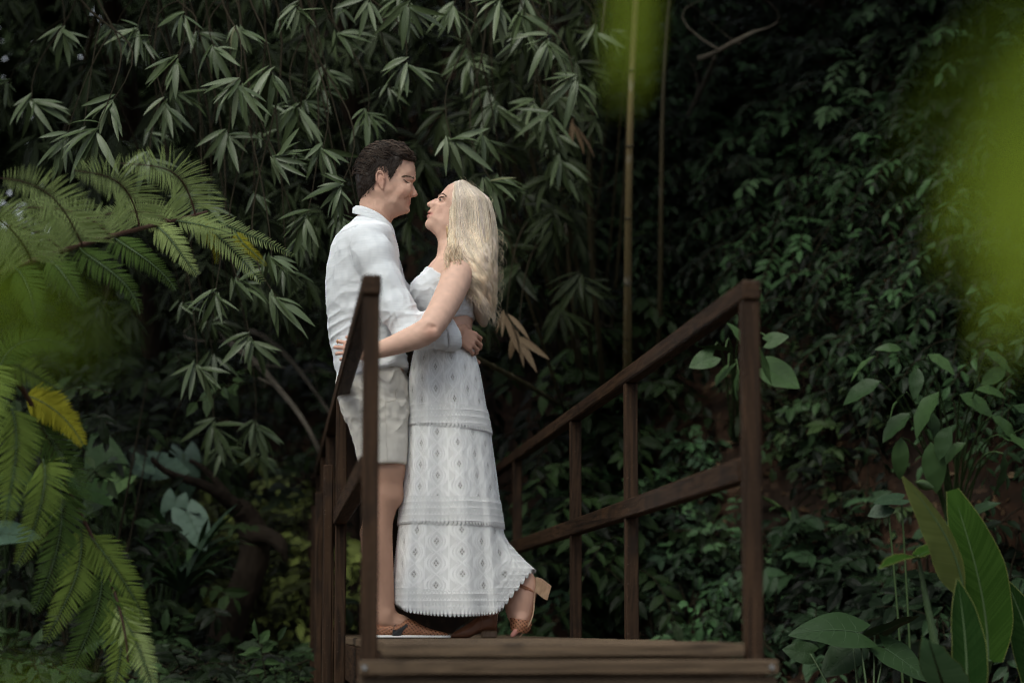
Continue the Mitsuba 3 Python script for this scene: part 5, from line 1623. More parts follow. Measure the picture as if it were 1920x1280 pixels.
broad_plant('heart_leaf_plant', 'heart leaved plant peeking round the right end post of the bridge', 'plant', foot_uv(1380, 830), px_leaves([(1335, 668, 160, 44), (1360, 655, 200, 46), (1385, 700, 120, 60), (1420, 660, 60, 70), (1440, 690, 20, 70), (1365, 690, 150, 50), (1395, 640, 250, 46), (1440, 640, 330, 40), (1405, 735, 95, 60)], 10.8), HEART, [GRN[1], GRN[2]])
broad_plant('heart_leaf_plant', 'broad leaved shrub spreading over the right bank above the big upright leaves', 'plant', foot_uv(1790, 1000), px_leaves(
    [(1640, 668, 170, 60), (1690, 655, 200, 58), (1740, 665, 20, 66), (1650, 715, 175, 80), (1700, 735, 150, 62), (1720, 690, 100, 60), (1760, 735, 140, 90), (1800, 740, 20, 90), (1830, 730, 340, 60), (1705, 775, 160, 78), (1740, 770, 60, 60), (1780, 800, 120, 80), (1860, 780, 15, 96),
     (1900, 760, 20, 90), (1840, 720, 300, 70), (1810, 830, 160, 90), (1870, 815, 10, 90), (1900, 700, 350, 70), (1850, 660, 30, 60), (1880, 850, 100, 90), (1925, 800, 60, 90), (1690, 820, 100, 80), (1745, 830, 80, 90)], 10.6), OVATE, [GRN[1], GRN[2], GRN[1], GRN[0]])
broad_plant('heart_leaf_plant', 'small heart leaved plant low on the bare soil right of the bridge', 'plant', foot_at(1690, 10.1), px_leaves([(1690, 935, 190, 66), (1665, 950, 170, 40)], 10.0), HEART, [GRN[0], GRN[3]])
# the dark big-veined leaf and its neighbours
broad_plant('elephant_ear_plant', 'low elephant ear plant with a large dark veined leaf right of the bridge', 'plant', foot_at(1620, 9.3), px_leaves([(1610, 1185, 212, 118), (1640, 1190, 320, 90), (1660, 1215, 20, 90), (1600, 1215, 160, 80), (1520, 1225, 200, 60)], 9.4, .1), HEART, [GRN[0]], vein=True)


# ---- assorted undergrowth beyond the right-hand railing
def rosette(name, lab, cat, c, n, L, shapes, mats_, lean=.6, grp=None):
    t = thing(name, lab, cat, grp)
    for i in range(n):
        a = i * 2.4 + ru.normal(0, .2)
        el = ru.uniform(.25, 1.25) * lean + .25
        d = unit([math.cos(a) * math.cos(el), math.sin(a) * math.cos(el), math.sin(el) + .15])
        part(t, 'leaf', shapes[ru.integers(len(shapes))], mats_[ru.integers(len(mats_))], to_world=mat(frame(d, [0, 0, 1]), c + [0, 0, .02], L * ru.uniform(.7, 1.15)))
    return t


def fern_plant(name, lab, c, n, L, col, grp=None):
    t = thing(name, lab, 'fern', grp)
    tv, tf = leaf(1, .26, .3, .0, 2, .8, .5)
    for i in range(n):
        a = i * 2.4 + ru.normal(0, .25)
        el = ru.uniform(.5, 1.1)
        d = unit([math.cos(a) * math.cos(el), math.sin(a) * math.cos(el) - .3, math.sin(el)])
        path = spline([c, c + d * L * .5, c + d * L + [0, -.05 * L, -.30 * L]], 16)
        tg = unit(np.gradient(path, axis=0))
        fr = part(t, 'frond', tube(path, np.linspace(.004, .001, 16), 4), 'green_stalk', smooth=True)
        M, C = [], []
        for j in range(2, 30):
            s = j / 30 * 15; k = int(s); q = path[k] * (1 - s + k) + path[min(k + 1, 15)] * (s - k)
            for sg in (-1, 1):
                sd = unit(np.cross(tg[k], [0, -.3, 1])) * sg
                M.append(mat(frame(unit(sd + tg[k] * .35), unit(np.cross(sd * sg, tg[k]))), q, L * .24 * math.sin(math.pi * (.08 + .9 * (1 - j / 30)) ** .8)))
                C.append(np.array(col) * ru.uniform(.75, 1.25))
        v, f, cc = scatter(tv, tf, M, C)
        part(fr, 'leaflet', (v, f), 'leaf_mix', color=cc, kind='stuff')
    return t


for (u, v, L, n, lab) in [(1085, 870, .34, 14, 'strap leaved rosette between the second and third right hand posts'), (1110, 940, .36, 16, 'bright strap leaved rosette just behind the middle rail'), (1290, 940, .30, 10, 'narrow leaved rosette below the right handrail near the end post'), (1480, 940, .42, 9, 'dark strap leaves standing right of the end post'),
                          (1230, 1060, .34, 12, 'drooping strap leaved rosette on the leaf litter'), (1000, 1110, .3, 12, 'strap leaved rosette low behind the lifted shoe')]:
    h = foot_uv(u, v + 40, 8.9)
    rosette('strap_leaf_plant', lab, 'plant', h, n, L, STRAP, [GRN[1], GRN[2], GRN[4]])
for (u, v, L, n, lab, c) in [(1260, 1150, .20, 7, 'small bright fern on the forest floor behind the railing', (.075, .150, .035)), (1330, 1090, .22, 8, 'small dark fern near the foot of the right end post', (.035, .065, .03)), (1030, 1190, .2, 8, 'small fern low behind the heels of the woman', (.05, .10, .035)), (980, 860, .28, 9, 'fern under the right handrail beside the skirt', (.045, .09, .03))]:
    fern_plant('fern', lab, foot_uv(u, v + 30, 8.9), n, L, c)
# red flower spikes
fl = thing('red_flower_plant', 'flowering plant with small red spikes behind the middle rail', 'plant')
ft = foot_uv(1050, 1040, 9)
principled('red_bract', (.42, .045, .02), .45, .5)
part(fl, 'stem', tube(spline([ft, P(1052, 1010, ft[1] - .1), P(1049, 968, ft[1] - .2)], 10), np.linspace(.005, .003, 10), 5), 'green_stalk', smooth=True)
for i, (u, v, a) in enumerate([(1049, 972, 160), (1050, 980, 200), (1050, 988, 150), (1051, 1012, 190), (1052, 1022, 170)]):
    part(fl, 'flower', OVATE[1], 'red_bract', to_world=mat(frame(img_dir(a + 15, -.3), [0, -.6, .8]), P(u, v, ft[1] - .2), .050))
for a in range(7):
    part(fl, 'leaf', OVATE[a % 3], GRN[a % 3], to_world=mat(frame(img_dir(a * 60 + 20, -.4), nrm()), ft + [0, -.05, .05 + .04 * a], .16))


def bush(name, lab, cat, grp, foot, h, w, nb, lsize, col, pairs=4, bs='leaf_mix'):
    t = thing(name, lab, cat, grp)
    st, M, C = [], [], []
    for s in range(5):
        e = foot + [ru.normal(0, w * .35), ru.normal(0, w * .25), h * ru.uniform(.6, 1)]
        st.append(tube(spline([foot + ru.normal(0, .03, 3) * [1, 1, 0], (foot + e) / 2 + ru.normal(0, .06, 3), e], 8), np.linspace(.010, .003, 8), 4))
    for b in range(nb):
        c = foot + np.array([ru.normal(0, w * .42), ru.normal(0, w * .3), h * ru.uniform(.08, 1.0) ** .9])
        d = unit(np.array([ru.normal(0, .8), -.45 + ru.normal(0, .5), ru.normal(.05, .4)]))
        L = lsize * pairs * .75
        path = np.array([c + d * L * k / 4 + [0, 0, -.25 * L * (k / 4) ** 2] for k in range(5)])
        st.append(tube(path, np.linspace(.0035, .0012, 5), 3, caps=False))
        tone = .12 + 1.7 * ru.random() ** 2.0
        for i in range(pairs * 2 + 1):
            s = min((.15 + .85 * i / (pairs * 2)) * 4, 3.999); k = int(s)
            q = path[k] + (path[k + 1] - path[k]) * (s - k)
            tg = unit(path[k + 1] - path[k])
            sd = unit(np.cross(tg, [0, -.3, 1])) * (1 if i % 2 else -1)
            fw = unit(tg * .55 + sd * (i < pairs * 2) + [0, 0, -.2] + ru.normal(0, .2, 3))
            M.append(mat(frame(fw, nrm(.65, .3)), q, lsize * ru.uniform(.65, 1.25)))
            C.append(np.array(col) * tone * ru.uniform(.8, 1.2))
    part(t, 'stem', join(st), 'twig', smooth=True, kind='stuff')
    tv, tf = (sl_v, sl_f)
    v, f, c = scatter(tv, tf, M, C)
    part(t, 'foliage', (v, f), bs, color=c, kind='stuff')
    return t


# low plants on the lit part of the bank behind the railing
for i in range(64):
    u, v = ru.uniform(935, 1500), ru.uniform(830, 1215)
    if u > 1400 and v < 1080: continue
    h = at_ground(u, v + 20, 8.9)
    if h is None: continue
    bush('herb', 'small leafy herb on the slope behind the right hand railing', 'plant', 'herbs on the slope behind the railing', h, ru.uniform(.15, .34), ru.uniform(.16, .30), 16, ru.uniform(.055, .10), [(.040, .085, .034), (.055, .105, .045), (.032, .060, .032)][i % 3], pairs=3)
for i in range(30):
    u, v = ru.uniform(1440, 1960), ru.uniform(1040, 1290)
    h = at_ground(u, min(v, 1275), 7.6)
    if h is None: h = foot_at(u, 8.6)
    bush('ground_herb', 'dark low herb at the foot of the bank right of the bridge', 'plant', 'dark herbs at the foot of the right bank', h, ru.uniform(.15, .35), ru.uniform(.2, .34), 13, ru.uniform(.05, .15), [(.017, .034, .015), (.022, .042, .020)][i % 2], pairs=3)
for i in range(26):
    u, v = ru.uniform(1400, 1700), ru.uniform(640, 1080)
    h = at_ground(u, v, 8.9)
    if h is None: continue
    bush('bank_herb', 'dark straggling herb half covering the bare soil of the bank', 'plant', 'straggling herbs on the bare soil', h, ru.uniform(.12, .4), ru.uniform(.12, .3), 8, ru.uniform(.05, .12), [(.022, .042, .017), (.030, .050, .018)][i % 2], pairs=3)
# ---- left side: shrubs standing in the gully and on the far slope
for i in range(120):
    Y = ru.uniform(11.4, 18.5)
    u = ru.uniform(-80, 1000)
    if Y < 13 and 480 < u < 960 or Y < 13.7 and 180 < u < 620: continue
    f_ = foot_at(u, Y)
    if abs(f_[0] - on_bridge(f_[1] - 6.2, BW / 2)[0]) < .9 and Y < 17.5: continue
    hgt = ru.uniform(.7, 2.0) + .12 * (Y - 11)
    warm = 400 < u < 640 and ru.random() < .5
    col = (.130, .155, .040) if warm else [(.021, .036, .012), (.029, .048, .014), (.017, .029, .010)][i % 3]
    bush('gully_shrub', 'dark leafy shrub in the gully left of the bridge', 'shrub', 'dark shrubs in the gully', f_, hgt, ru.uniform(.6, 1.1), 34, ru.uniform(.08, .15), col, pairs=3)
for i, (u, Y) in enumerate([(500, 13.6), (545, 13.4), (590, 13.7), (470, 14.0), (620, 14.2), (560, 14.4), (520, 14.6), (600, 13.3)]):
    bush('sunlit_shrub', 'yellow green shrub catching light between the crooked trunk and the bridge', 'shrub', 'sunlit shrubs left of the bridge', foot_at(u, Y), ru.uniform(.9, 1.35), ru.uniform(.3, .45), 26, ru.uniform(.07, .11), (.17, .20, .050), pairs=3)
for i in range(46):
    Y = ru.uniform(10.6, 12.8)
    u = ru.uniform(-60, 560)
    f_ = foot_at(u, Y)
    bush('gully_herb', 'low dark herb on the gully floor at the lower left', 'plant', 'low herbs on the gully floor', f_, ru.uniform(.2, .36), ru.uniform(.25, .4), 13, ru.uniform(.06, .11), [(.016, .030, .011), (.022, .040, .014)][i % 2], pairs=3)
# big glossy leaves at the lower left
broad_plant('elephant_ear_plant', 'elephant ear plant with two big upright green leaves at the lower left', 'plant', foot_at(215, 12.2), [(P(205, 905, 12.0), img_dir(258, -.1), unit([.1, -.9, .4]), .30), (P(225, 900, 11.9), unit(img_dir(140, -.2)), unit([-.2, -.5, .85]), .29), (P(195, 925, 11.8), unit(img_dir(200, -.2)), unit([-.2, -.6, .8]), .26)], HEART, [GRN[1], GRN[4]], r=.012)
broad_plant('elephant_ear_plant', 'elephant ear plant whose pale glossy leaves catch the light by the crooked trunk', 'plant', foot_at(300, 12.8), [(P(240, 850, 12.4), img_dir(35, -.2), unit([.1, -.5, .86]), .19), (P(330, 935, 12.4), img_dir(100, -.2), unit([.35, -.75, .55]), .19), (P(270, 870, 12.6), img_dir(10, -.2), unit([0, -.7, .7]), .26), (P(300, 985, 12.3), img_dir(190, -.2), unit([0, -.5, .86]), .14), (P(360, 1000, 12.3), img_dir(350, -.2), unit([0, -.4, .9]), .13), (P(345, 850, 12.8), img_dir(80, -.1), unit([.2, -.8, .5]), .24), (P(350, 960, 12.2), img_dir(60, -.2), unit([.1, -.8, .5]), .22)], HEART, [PALE[0], PALE[1], GRN[2]], r=.010)
broad_plant('elephant_ear_plant', 'glossy blue green leaves at the left edge beneath the hanging fern', 'plant', foot_at(20, 12.0), [(P(20, 890, 11.8), img_dir(30, -.2), unit([.1, -.5, .86]), .22), (P(10, 940, 11.7), img_dir(10, -.2), unit([0, -.4, .9]), .24), (P(60, 960, 11.9), img_dir(20, -.2), unit([.1, -.5, .86]), .20), (P(-20, 1000, 11.6), img_dir(0, -.2), unit([0, -.6, .8]), .26), (P(520, 1075, 12.6), img_dir(330, -.2), unit([.2, -.5, .86]), .14)][:4], HEART, [PALE[0], GRN[2]], r=.010)
rosette('strap_leaf_plant', 'dark strap leaved rosette on the gully floor', 'plant', P(340, 1120, 12.0), 18, .5, STRAP, [GRN[0], GRN[3]], .9)
rosette('strap_leaf_plant', 'dark strap leaved rosette with yellowing leaf left of the crooked trunk', 'plant', P(370, 1060, 12.2), 14, .42, STRAP, [GRN[0], GRN[1], GRN[4]], .9)

# ---- the crooked trunk and bare branches on the left
ct = thing('tree', 'crooked dark tree trunk with bare branches left of the bridge', 'tree')
f0 = foot_at(425, 13.0)
part(ct, 'trunk', tube([f0, *[P(*q) for q in ((430, 1170, 13.0), (462, 1090, 12.9), (478, 1030, 12.9), (470, 985, 12.9), (445, 950, 12.8))]], [.13, .095, .085, .085, .078, .05], 10, n=34), 'bark', smooth=True)
part(ct, 'branch', tube([P(*q) for q in ((450, 960, 12.85), (410, 925, 12.7), (370, 905, 12.6), (325, 890, 12.5), (285, 858, 12.4))], [.05, .034, .026, .020, .012], 8, n=26), 'bark', smooth=True)
part(ct, 'branch', tube([P(*q) for q in ((442, 950, 12.85), (415, 915, 12.8), (390, 885, 12.8), (355, 862, 12.8))], [.034, .022, .016, .009], 7, n=20), 'bark', smooth=True)
part(ct, 'branch', tube([P(*q) for q in ((468, 1010, 12.9), (490, 1002, 12.8), (512, 1008, 12.7), (530, 1028, 12.6), (536, 1052, 12.6))], [.06, .05, .042, .030, .012], 8, n=22), 'bark', smooth=True, label='broken stub on the right of the trunk')
for (pts, r, lab) in [([(405, 590, 12.5), (430, 640, 12.5), (480, 680, 12.4), (520, 725, 12.4), (560, 775, 12.3), (600, 850, 12.3)], .020, 'pale bare branch slanting down behind the man'), ([(470, 620, 13.0), (540, 670, 12.9), (580, 720, 12.9), (640, 800, 12.8)], .014, 'thinner pale branch beside the slanting one'),
                      ([(1085, 780, 13.4), (1120, 720, 13.6), (1127, 660, 13.8), (1122, 600, 14.0)], .026, 'pale crooked root rising behind the right handrail'), ([(1310, 110, 13.0), (1350, 95, 12.8), (1390, 72, 12.6), (1415, 60, 12.6)], .016, 'reddish bare branch high among the trailing shrubs'), ([(1250, 300, 14.6), (1300, 200, 14.2), (1340, 110, 13.4)], .022, 'dark branch leaning up to the right of the tan stem')]:
    b = thing('fallen_branch', lab, 'branch')
    pp = [P(*q) for q in pts]
    part(b, 'limb', tube(pp, np.linspace(r, r * .6, len(pp)), 8, n=26), 'pale_branch', smooth=True)
    for k in range(3):
        q = pp[1 + k % (len(pp) - 1)]
        part(b, 'twig', tube([q, q + ru.normal(0, .12, 3) + [0, 0, .08], q + ru.normal(0, .16, 3) + [0, 0, .2]], [.007, .004, .002], 5, n=8), 'pale_branch', smooth=True)

# ---- leaf litter on the bank
lv, lf = leaf(1, .36, .7, .25, 3, .9, .4)
M, C = [], []
while len(M) < 3200:
    x, y = ru.uniform(-1.0, 3.6), ru.uniform(10.2, 16.0)
    z = float(0)
    M.append([x, y]); C.append(np.array([(.16, .10, .055), (.24, .17, .10), (.09, .055, .03), (.13, .085, .05)][ru.integers(4)]) * ru.uniform(.3, .8))
M = np.array(M)
Z = ground_z(M[:, 0], M[:, 1])
n_ = unit(np.stack([-(ground_z(M[:, 0] + .02, M[:, 1]) - Z) / .02, -(ground_z(M[:, 0], M[:, 1] + .02) - Z) / .02, np.ones(len(M))], 1) + ru.normal(0, .35, (len(M), 3)))
fw = unit(np.cross(n_, unit(ru.normal(size=(len(M), 3)))))
v, f, c = scatter(lv, lf, mats_of(frames(fw, n_), np.c_[M, Z] + n_ * .012, ru.uniform(.04, .10, len(M))), C)
labels['leaf_litter'] = {'label': 'brown fallen leaves lying on the soil of the bank', 'kind': 'stuff'}
put('leaf_litter', (v, f), 'leaf_soft', color=c)
# ================================================================ nearer plants: tree fern fronds, upright canna leaves, leaves hanging close to us
rf = np.random.default_rng(61)
thin('fern_green', rgb(.32, .40, .15), .36, .8)
thin('fern_pale', rgb(.32, .40, .16), .36, .8)
thin('fern_dark', rgb(.060, .100, .026), .5, .6)
thin('fern_mid', rgb(.145, .205, .044), .42, .7)
thin('fern_yellow', rgb(.30, .285, .030), .5, .8)
principled('rachis', (.055, .026, .016), .6, .3)
pn_v, pn_f = leaf(1, .125, .35, .06, 4, .75, .6, peak=.35)


def pinna(parent, mid, L, r0, bs, n=26, lean=.35, up=(0, -.4, .9), tipscale=.12, side=(1, 1), blow=(0, 0, 0), w=1.0):
    """One feathered arm of a frond: a midrib and two rows of narrow leaflets. L: longest leaflet in metres; blow: which way the wind presses them."""
    path = spline(mid, 24)
    tg = unit(np.gradient(path, axis=0))
    k = part(parent, 'pinna', tube(path, np.linspace(r0, r0 * .3, 24), 5), 'rachis' if r0 > .003 else 'green_stalk', smooth=True)
    M = []
    for j in range(n):
        t = .04 + .95 * j / n
        s = t * 22.99; i = int(s); q = path[i] + (path[i + 1] - path[i]) * (s - i)
        sd = unit(np.cross(tg[i], up))
        for sg, sc in ((-1, side[0]), (1, side[1])):
            d = unit(sd * sg + tg[i] * lean + np.array(blow) + rf.normal(0, .06, 3))
            l = L * sc * ((1 - t) ** .75 * (1 - tipscale) + tipscale) * (.75 + .25 * min(1, t * 6)) * rf.uniform(.9, 1.08)
            nr = unit(np.cross(sd, tg[i]) + rf.normal(0, .12, 3))
            if nr[2] < 0: nr = -nr
            R = frame(d, nr)
            M.append(mat(R * np.array([w, 1, 1]), q, l))
    v, f, _ = scatter(pn_v, pn_f, M)
    part(k, 'leaflet', (v, f), bs, smooth=True, kind='stuff')


tfn = thing('tree_fern', 'tree fern frond reaching in from the left at head height', 'fern')
rp = [P(-260, 640, 6.6), P(-40, 530, 7.0), P(60, 490, 7.3), P(190, 448, 7.6), P(300, 420, 7.9), P(388, 398, 8.1)]
rach = spline(rp, 40)
fr = part(tfn, 'frond', tube(rach, np.linspace(.013, .006, 40), 7), 'rachis', smooth=True)
up_p = [  # upper arms: base, bend, tip in photo pixels with distances
    ([(366, 402, 8.0), (332, 330, 7.9), (290, 312, 7.8), (226, 306, 7.75)], .150, 'fern_green', (.25, -.1, -.55)),
    ([(262, 428, 7.8), (232, 352, 7.7), (196, 330, 7.6), (138, 320, 7.5)], .155, 'fern_green', (.25, -.1, -.55)),
    ([(155, 460, 7.5), (124, 402, 7.4), (88, 362, 7.3), (0, 334, 7.2)], .165, 'fern_green', (.25, -.1, -.5)),
    ([(60, 492, 7.2), (30, 440, 7.1), (-20, 400, 7.0), (-90, 380, 6.9)], .165, 'fern_green', (.25, -.1, -.5)),
    ([(210, 446, 7.6), (150, 402, 7.55), (90, 390, 7.5), (0, 392, 7.4)], .08, 'fern_pale', (.1, -.1, -.2)),
    ([(120, 474, 7.4), (60, 432, 7.3), (-20, 424, 7.2)], .10, 'fern_pale', (.1, -.1, -.2)),
    ([(320, 416, 7.9), (270, 398, 7.9), (210, 400, 7.85), (150, 418, 7.8)], .07, 'fern_pale', (.1, -.1, -.3))]
for mid, L, bs, bl in up_p:
    pinna(fr, [P(*q) for q in mid], L * (1.0), .0035, bs, n=64, lean=.25, up=(0, -1, .15), blow=bl, w=.42)
dn_p = [([(385, 399, 8.1), (430, 425, 8.15), (490, 450, 8.2), (552, 482, 8.25)], .060, 'fern_pale'), ([(352, 408, 8.0), (405, 440, 8.0), (452, 485, 8.05), (494, 532, 8.1)], .085, 'fern_green'), ([(290, 424, 7.9), (322, 452, 7.85), (350, 490, 7.85), (372, 516, 7.85)], .080, 'fern_green'),
        ([(215, 444, 7.7), (262, 478, 7.6), (302, 510, 7.6), (330, 545, 7.6)], .080, 'fern_dark'), ([(150, 464, 7.5), (196, 500, 7.4), (240, 540, 7.4), (262, 590, 7.4)], .085, 'fern_dark'), ([(90, 484, 7.3), (130, 530, 7.2), (160, 580, 7.2)], .085, 'fern_dark'), ([(375, 404, 8.05), (392, 440, 8.05), (405, 470, 8.05), (404, 496, 8.05)], .045, 'fern_yellow'),
        ([(440, 432, 8.15), (462, 462, 8.15), (484, 482, 8.15), (500, 500, 8.15)], .040, 'fern_yellow'), ([(30, 502, 7.1), (60, 560, 7.0), (70, 620, 7.0)], .09, 'fern_dark'), ([(330, 414, 7.95), (385, 424, 7.95), (440, 440, 8.0)], .05, 'fern_pale')]
for mid, L, bs in dn_p:
    pinna(fr, [P(*q) for q in mid], L, .003, bs, n=34, lean=.5, up=(0, -1, .2), blow=(.1, 0, -.25), w=.8)
tf2 = thing('tree_fern', 'tree fern hanging down the left edge with one yellow frond', 'fern')
fr2 = part(tf2, 'frond', tube(spline([P(-240, 560, 6.78), P(-60, 640, 7.01), P(20, 700, 7.23), P(60, 760, 7.34), P(110, 880, 7.46), P(170, 1000, 7.57), P(215, 1110, 7.57), P(240, 1240, 7.57)], 40), np.linspace(.011, .003, 40), 6), 'rachis', smooth=True)
hang = [([(-10, 660, 7.12), (40, 690, 7.23), (85, 715, 7.34), (118, 732, 7.34)], .075, 'fern_mid'), ([(45, 740, 7.34), (90, 760, 7.34), (130, 795, 7.34), (157, 836, 7.34)], .075, 'fern_yellow'), ([(50, 770, 7.34), (100, 830, 7.40), (140, 900, 7.46), (172, 975, 7.46)], .090, 'fern_dark'),
        ([(20, 760, 7.23), (30, 850, 7.23), (20, 920, 7.23), (10, 990, 7.23)], .10, 'fern_mid'), ([(80, 860, 7.46), (80, 930, 7.34), (60, 1000, 7.34), (30, 1060, 7.34)], .10, 'fern_mid'), ([(110, 900, 7.46), (115, 980, 7.46), (95, 1070, 7.46), (62, 1150, 7.46)], .10, 'fern_dark'), ([(150, 980, 7.57), (150, 1050, 7.57), (122, 1130, 7.51), (84, 1205, 7.51)], .10, 'fern_mid'),
        ([(165, 1000, 7.57), (205, 1050, 7.57), (245, 1110, 7.57), (278, 1176, 7.57)], .085, 'fern_mid'), ([(190, 1060, 7.57), (185, 1130, 7.57), (155, 1210, 7.57), (120, 1290, 7.57)], .10, 'fern_dark'), ([(210, 1110, 7.57), (225, 1170, 7.57), (225, 1230, 7.57), (205, 1310, 7.57)], .09, 'fern_mid'), ([(215, 1130, 7.57), (245, 1180, 7.57), (270, 1240, 7.57), (290, 1300, 7.57)], .08, 'fern_green'),
        ([(-30, 680, 7.12), (-20, 760, 7.01), (-10, 840, 7.01)], .11, 'fern_mid'), ([(0, 690, 7.12), (50, 640, 7.12), (100, 640, 7.12), (140, 660, 7.12)], .07, 'fern_dark')]
for mid, L, bs in hang:
    pinna(fr2, [P(*q) for q in mid], L * 1.13, .0022, bs, n=40, lean=.55, up=(0, -1, .1), blow=(.05, 0, -.15), w=1.5 if bs == 'fern_yellow' else .8)

# ---- upright canna-like leaves at the lower right
thin('canna_green', proc(lambda p, n, uv: mix((.026, .060, .010), (.036, .076, .014), smoothstep(.3, .7, noise(uv.y * 130 - dr.abs(uv.x) * 20)))), .38, .35)
thin('canna_olive', proc(lambda p, n, uv: mix((.080, .100, .028), (.098, .118, .036), smoothstep(.3, .7, noise(uv.y * 130 - dr.abs(uv.x) * 20)))), .42, .5)
thin('canna_dark', proc(lambda p, n, uv: mix((.014, .036, .009), (.020, .046, .012), smoothstep(.3, .7, noise(uv.y * 130 - dr.abs(uv.x) * 20)))), .38, .35)
thin('canna_gloss', proc(lambda p, n, uv: mix((.085, .170, .070), (.115, .205, .095), smoothstep(.3, .7, noise(uv.y * 130 - dr.abs(uv.x) * 20)))), .28, .35)
principled('canna_edge', (.13, .15, .035), .5, .4)


def blade(parent, mid, wl, wr, bs, facing=(0, -1, .25), cup=.25, n=28, label=None, rib=.006, curl=0.0):
    """A big leaf along the midrib curve; wl and wr: half-widths in metres along it; edges and midrib are parts."""
    path = spline(mid, n)
    tg = unit(np.gradient(path, axis=0))
    t = np.linspace(0, 1, n)
    L_, R_ = np.interp(t, np.linspace(0, 1, len(wl)), wl), np.interp(t, np.linspace(0, 1, len(wr)), wr)
    from scipy.interpolate import PchipInterpolator as Pc
    L_, R_ = Pc(np.linspace(0, 1, len(wl)), wl)(t), Pc(np.linspace(0, 1, len(wr)), wr)(t)
    fc = unit(np.asarray(facing, float))
    sd = unit(np.cross(tg, fc))
    nn_ = unit(np.cross(sd, tg))
    cols = np.linspace(-1, 1, 13)
    V, UV = [], []
    for c in cols:
        w = np.where(c < 0, L_, R_) * abs(c)
        wob = .035 * w * np.sin(t * 23 + 3 * np.sign(c)) * abs(c) ** 2
        V.append(path + sd * (np.sign(c) * w)[:, None] + nn_ * (cup * w * abs(c) + wob - curl * (w * max(0, abs(c) - .6) * 2))[:, None])
        UV.append(np.stack([c * np.ones(n), t], 1))
    V, UV = np.stack(V, 1), np.stack(UV, 1)
    m = len(cols)
    i, j = np.meshgrid(np.arange(n - 1), np.arange(m - 1), indexing='ij')
    a = (i * m + j).ravel()
    k = part(parent, 'leaf', (V.reshape(-1, 3), np.vstack([np.stack([a, a + 1, a + m + 1], 1), np.stack([a, a + m + 1, a + m], 1)])), bs, smooth=True, uv=UV.reshape(-1, 2), label=label)
    part(k, 'midrib', tube(path - nn_ * .002, np.linspace(rib, rib * .3, n), 6), 'green_stalk', smooth=True)
    for c in (0, m - 1):
        part(k, 'margin', tube(V[:, c], .0010, 4), 'canna_edge', smooth=True)
    return k


cn = thing('canna_plant', 'plant with big upright paddle leaves at the lower right', 'plant')
cf = foot_at(1810, 8.0)
blade(cn, [P(1806, 1110, 7.6), P(1785, 1030, 7.55), P(1745, 960, 7.5), P(1692, 893, 7.45)], [.030, .085, .075, .050, .002], [.004, .020, .022, .016, .002], 'canna_olive', (.25, -1, .1), .15, label='folded olive half of the tallest leaf')
blade(cn, [P(1852, 1240, 7.7), P(1842, 1120, 7.68), P(1815, 1010, 7.65), P(1786, 918, 7.65)], [.030, .075, .075, .055, .02], [.045, .085, .090, .065, .018], 'canna_green', (-.1, -1, .15), .12, label='broad dark green leaf standing behind')
blade(cn, [P(1812, 1310, 7.4), P(1812, 1230, 7.4), P(1806, 1160, 7.4), P(1795, 1085, 7.4)], [.045, .050, .042, .002], [.050, .060, .045, .002], 'canna_dark', (.15, -1, .1), .3, label='dark leaf in front at the base')
blade(cn, [P(1775, 1300, 7.5), P(1762, 1262, 7.3), P(1750, 1225, 7.15), P(1742, 1200, 7.1)], [.075, .085, .078, .05], [.05, .06, .055, .03], 'canna_gloss', (.0, -.55, .9), .08, label='light green glossy leaf bent over at the bottom')
blade(cn, [P(1950, 1290, 7.8), P(1930, 1200, 7.8), P(1905, 1130, 7.8), P(1885, 1085, 7.8)], [.05, .06, .045, .002], [.05, .06, .045, .002], 'canna_dark', (-.2, -1, .1), .25)
blade(cn, [P(1725, 1045, 7.6), P(1700, 1045, 7.4), P(1675, 1052, 7.25), P(1648, 1066, 7.15)], [.022, .034, .028, .002], [.022, .034, .028, .002], 'canna_green', (0, -.35, 1), .2, rib=.003)
blade(cn, [P(1722, 1042, 7.6), P(1745, 1030, 7.7), P(1768, 1024, 7.8), P(1790, 1030, 7.9)], [.020, .032, .026, .002], [.020, .032, .026, .002], 'canna_green', (0, -.35, 1), .2, rib=.003)
part(cn, 'stalk', tube([cf, P(1768, 1290, 7.6), P(1752, 1200, 7.6), P(1738, 1130, 7.6), P(1722, 1040, 7.6)], [.016, .0135, .012, .010, .005], 8, n=24), 'green_stalk', smooth=True)
part(cn, 'stalk', tube([cf, P(1840, 1290, 7.8), P(1855, 1235, 7.7)], [.02, .016, .012], 8, n=12), 'green_stalk', smooth=True)
bud = P(1742, 912, 7.6)
part(cn, 'bud', tube([P(1700, 902, 7.5), P(1722, 905, 7.55), bud, bud + [.014, 0, -.004]], [.004, .008, .012, .003], 8, n=14), 'green_stalk', smooth=True, label='pale curled tip')

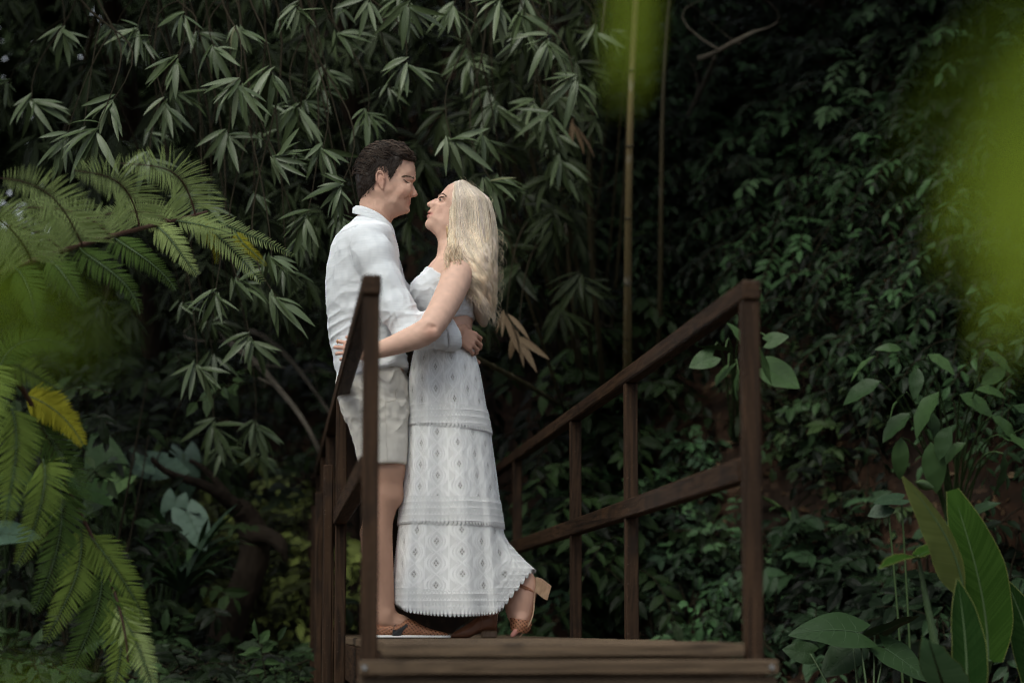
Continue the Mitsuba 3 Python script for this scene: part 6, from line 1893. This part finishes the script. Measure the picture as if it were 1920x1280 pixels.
# ---- leaves hanging close to us, far out of focus
thin('near_leaf', rgb(.175, .240, .024), .5, 1.0)
thin('near_leaf_dark', rgb(.080, .120, .012), .5, .8)
def near_twig(lab, base, leaves, mat_='near_leaf'):
    t = thing('leafy_twig', lab, 'leaves')
    part(t, 'stem', tube(base, np.linspace(.004, .002, len(base)), 6, n=16), 'green_stalk', smooth=True)
    for (mid, w) in leaves:
        b = spline(mid, 14)
        tt = np.linspace(0, 1, 14)
        ww = w * np.sin(np.pi * np.clip(tt * .93 + .05, 0, 1)) ** .6
        sd = unit(np.cross(unit(np.gradient(b, axis=0)), [0, -1, .2]))
        V = np.stack([b - sd * ww[:, None], b + [0, .10 * w, 0], b + sd * ww[:, None]], 1).reshape(-1, 3)
        Fc = []
        for i in range(13):
            for j in range(2):
                a = i * 3 + j
                Fc += [[a, a + 1, a + 4], [a, a + 4, a + 3]]
        part(t, 'leaf', (V, np.array(Fc)), mat_, smooth=True)
near_twig('bright yellow green out of focus leaf hanging at the top beside the tan bamboo stem', [P(1230, -420, 1.37), P(1210, -240, 1.37), P(1190, -120, 1.37)], [([P(1195, -160, 1.37), P(1188, -40, 1.37), P(1180, 80, 1.37), P(1172, 190, 1.37)], 0.0085)])
near_twig('big out of focus green leaves hanging along the right edge', [P(2200, -200, 1.08), P(2060, 100, 1.08), P(1960, 240, 1.08)], [([P(1985, 200, 1.15), P(1930, 330, 1.15), P(1890, 480, 1.15), P(1872, 690, 1.15)], 0.0069), ([P(2040, 60, 1.04), P(1960, 160, 1.01), P(1860, 330, 1.01), P(1800, 500, 1.01)], 0.0106), ([P(2000, 240, 1.22), P(1960, 400, 1.22), P(1930, 540, 1.22), P(1905, 640, 1.22)], 0.0074)])
near_twig('faint out of focus leaf veil at the upper right corner', [P(2300, -400, 0.61), P(2150, -160, 0.61), P(2050, -40, 0.61)], [([P(2080, -80, 0.61), P(1960, 60, 0.61), P(1850, 200, 0.61), P(1760, 330, 0.61)], 0.0053), ([P(2060, 100, 0.65), P(1980, 240, 0.65), P(1900, 330, 0.65)], 0.0048)], 'near_leaf_dark')
near_twig('out of focus dark green leaves at the left edge under the fern frond', [P(-500, 700, 0.86), P(-300, 640, 0.86), P(-120, 600, 0.86)], [([P(-160, 600, 0.86), P(-40, 590, 0.86), P(70, 600, 0.86), P(190, 640, 0.86)], 0.0085), ([P(-180, 520, 0.90), P(-80, 500, 0.90), P(20, 480, 0.90), P(90, 470, 0.90)], 0.0064)], 'near_leaf_dark')
near_twig('out of focus green leaves in the lower left corner', [P(-300, 1600, .9), P(-180, 1500, .9), P(-90, 1430, .9)], [([P(-110, 1440, .9), P(-20, 1370, .9), P(70, 1330, .9), P(160, 1320, .9)], 0.0072), ([P(-170, 1440, .85), P(-100, 1350, .85), P(-40, 1290, .85), P(10, 1260, .85)], 0.0049)], 'near_leaf_dark')
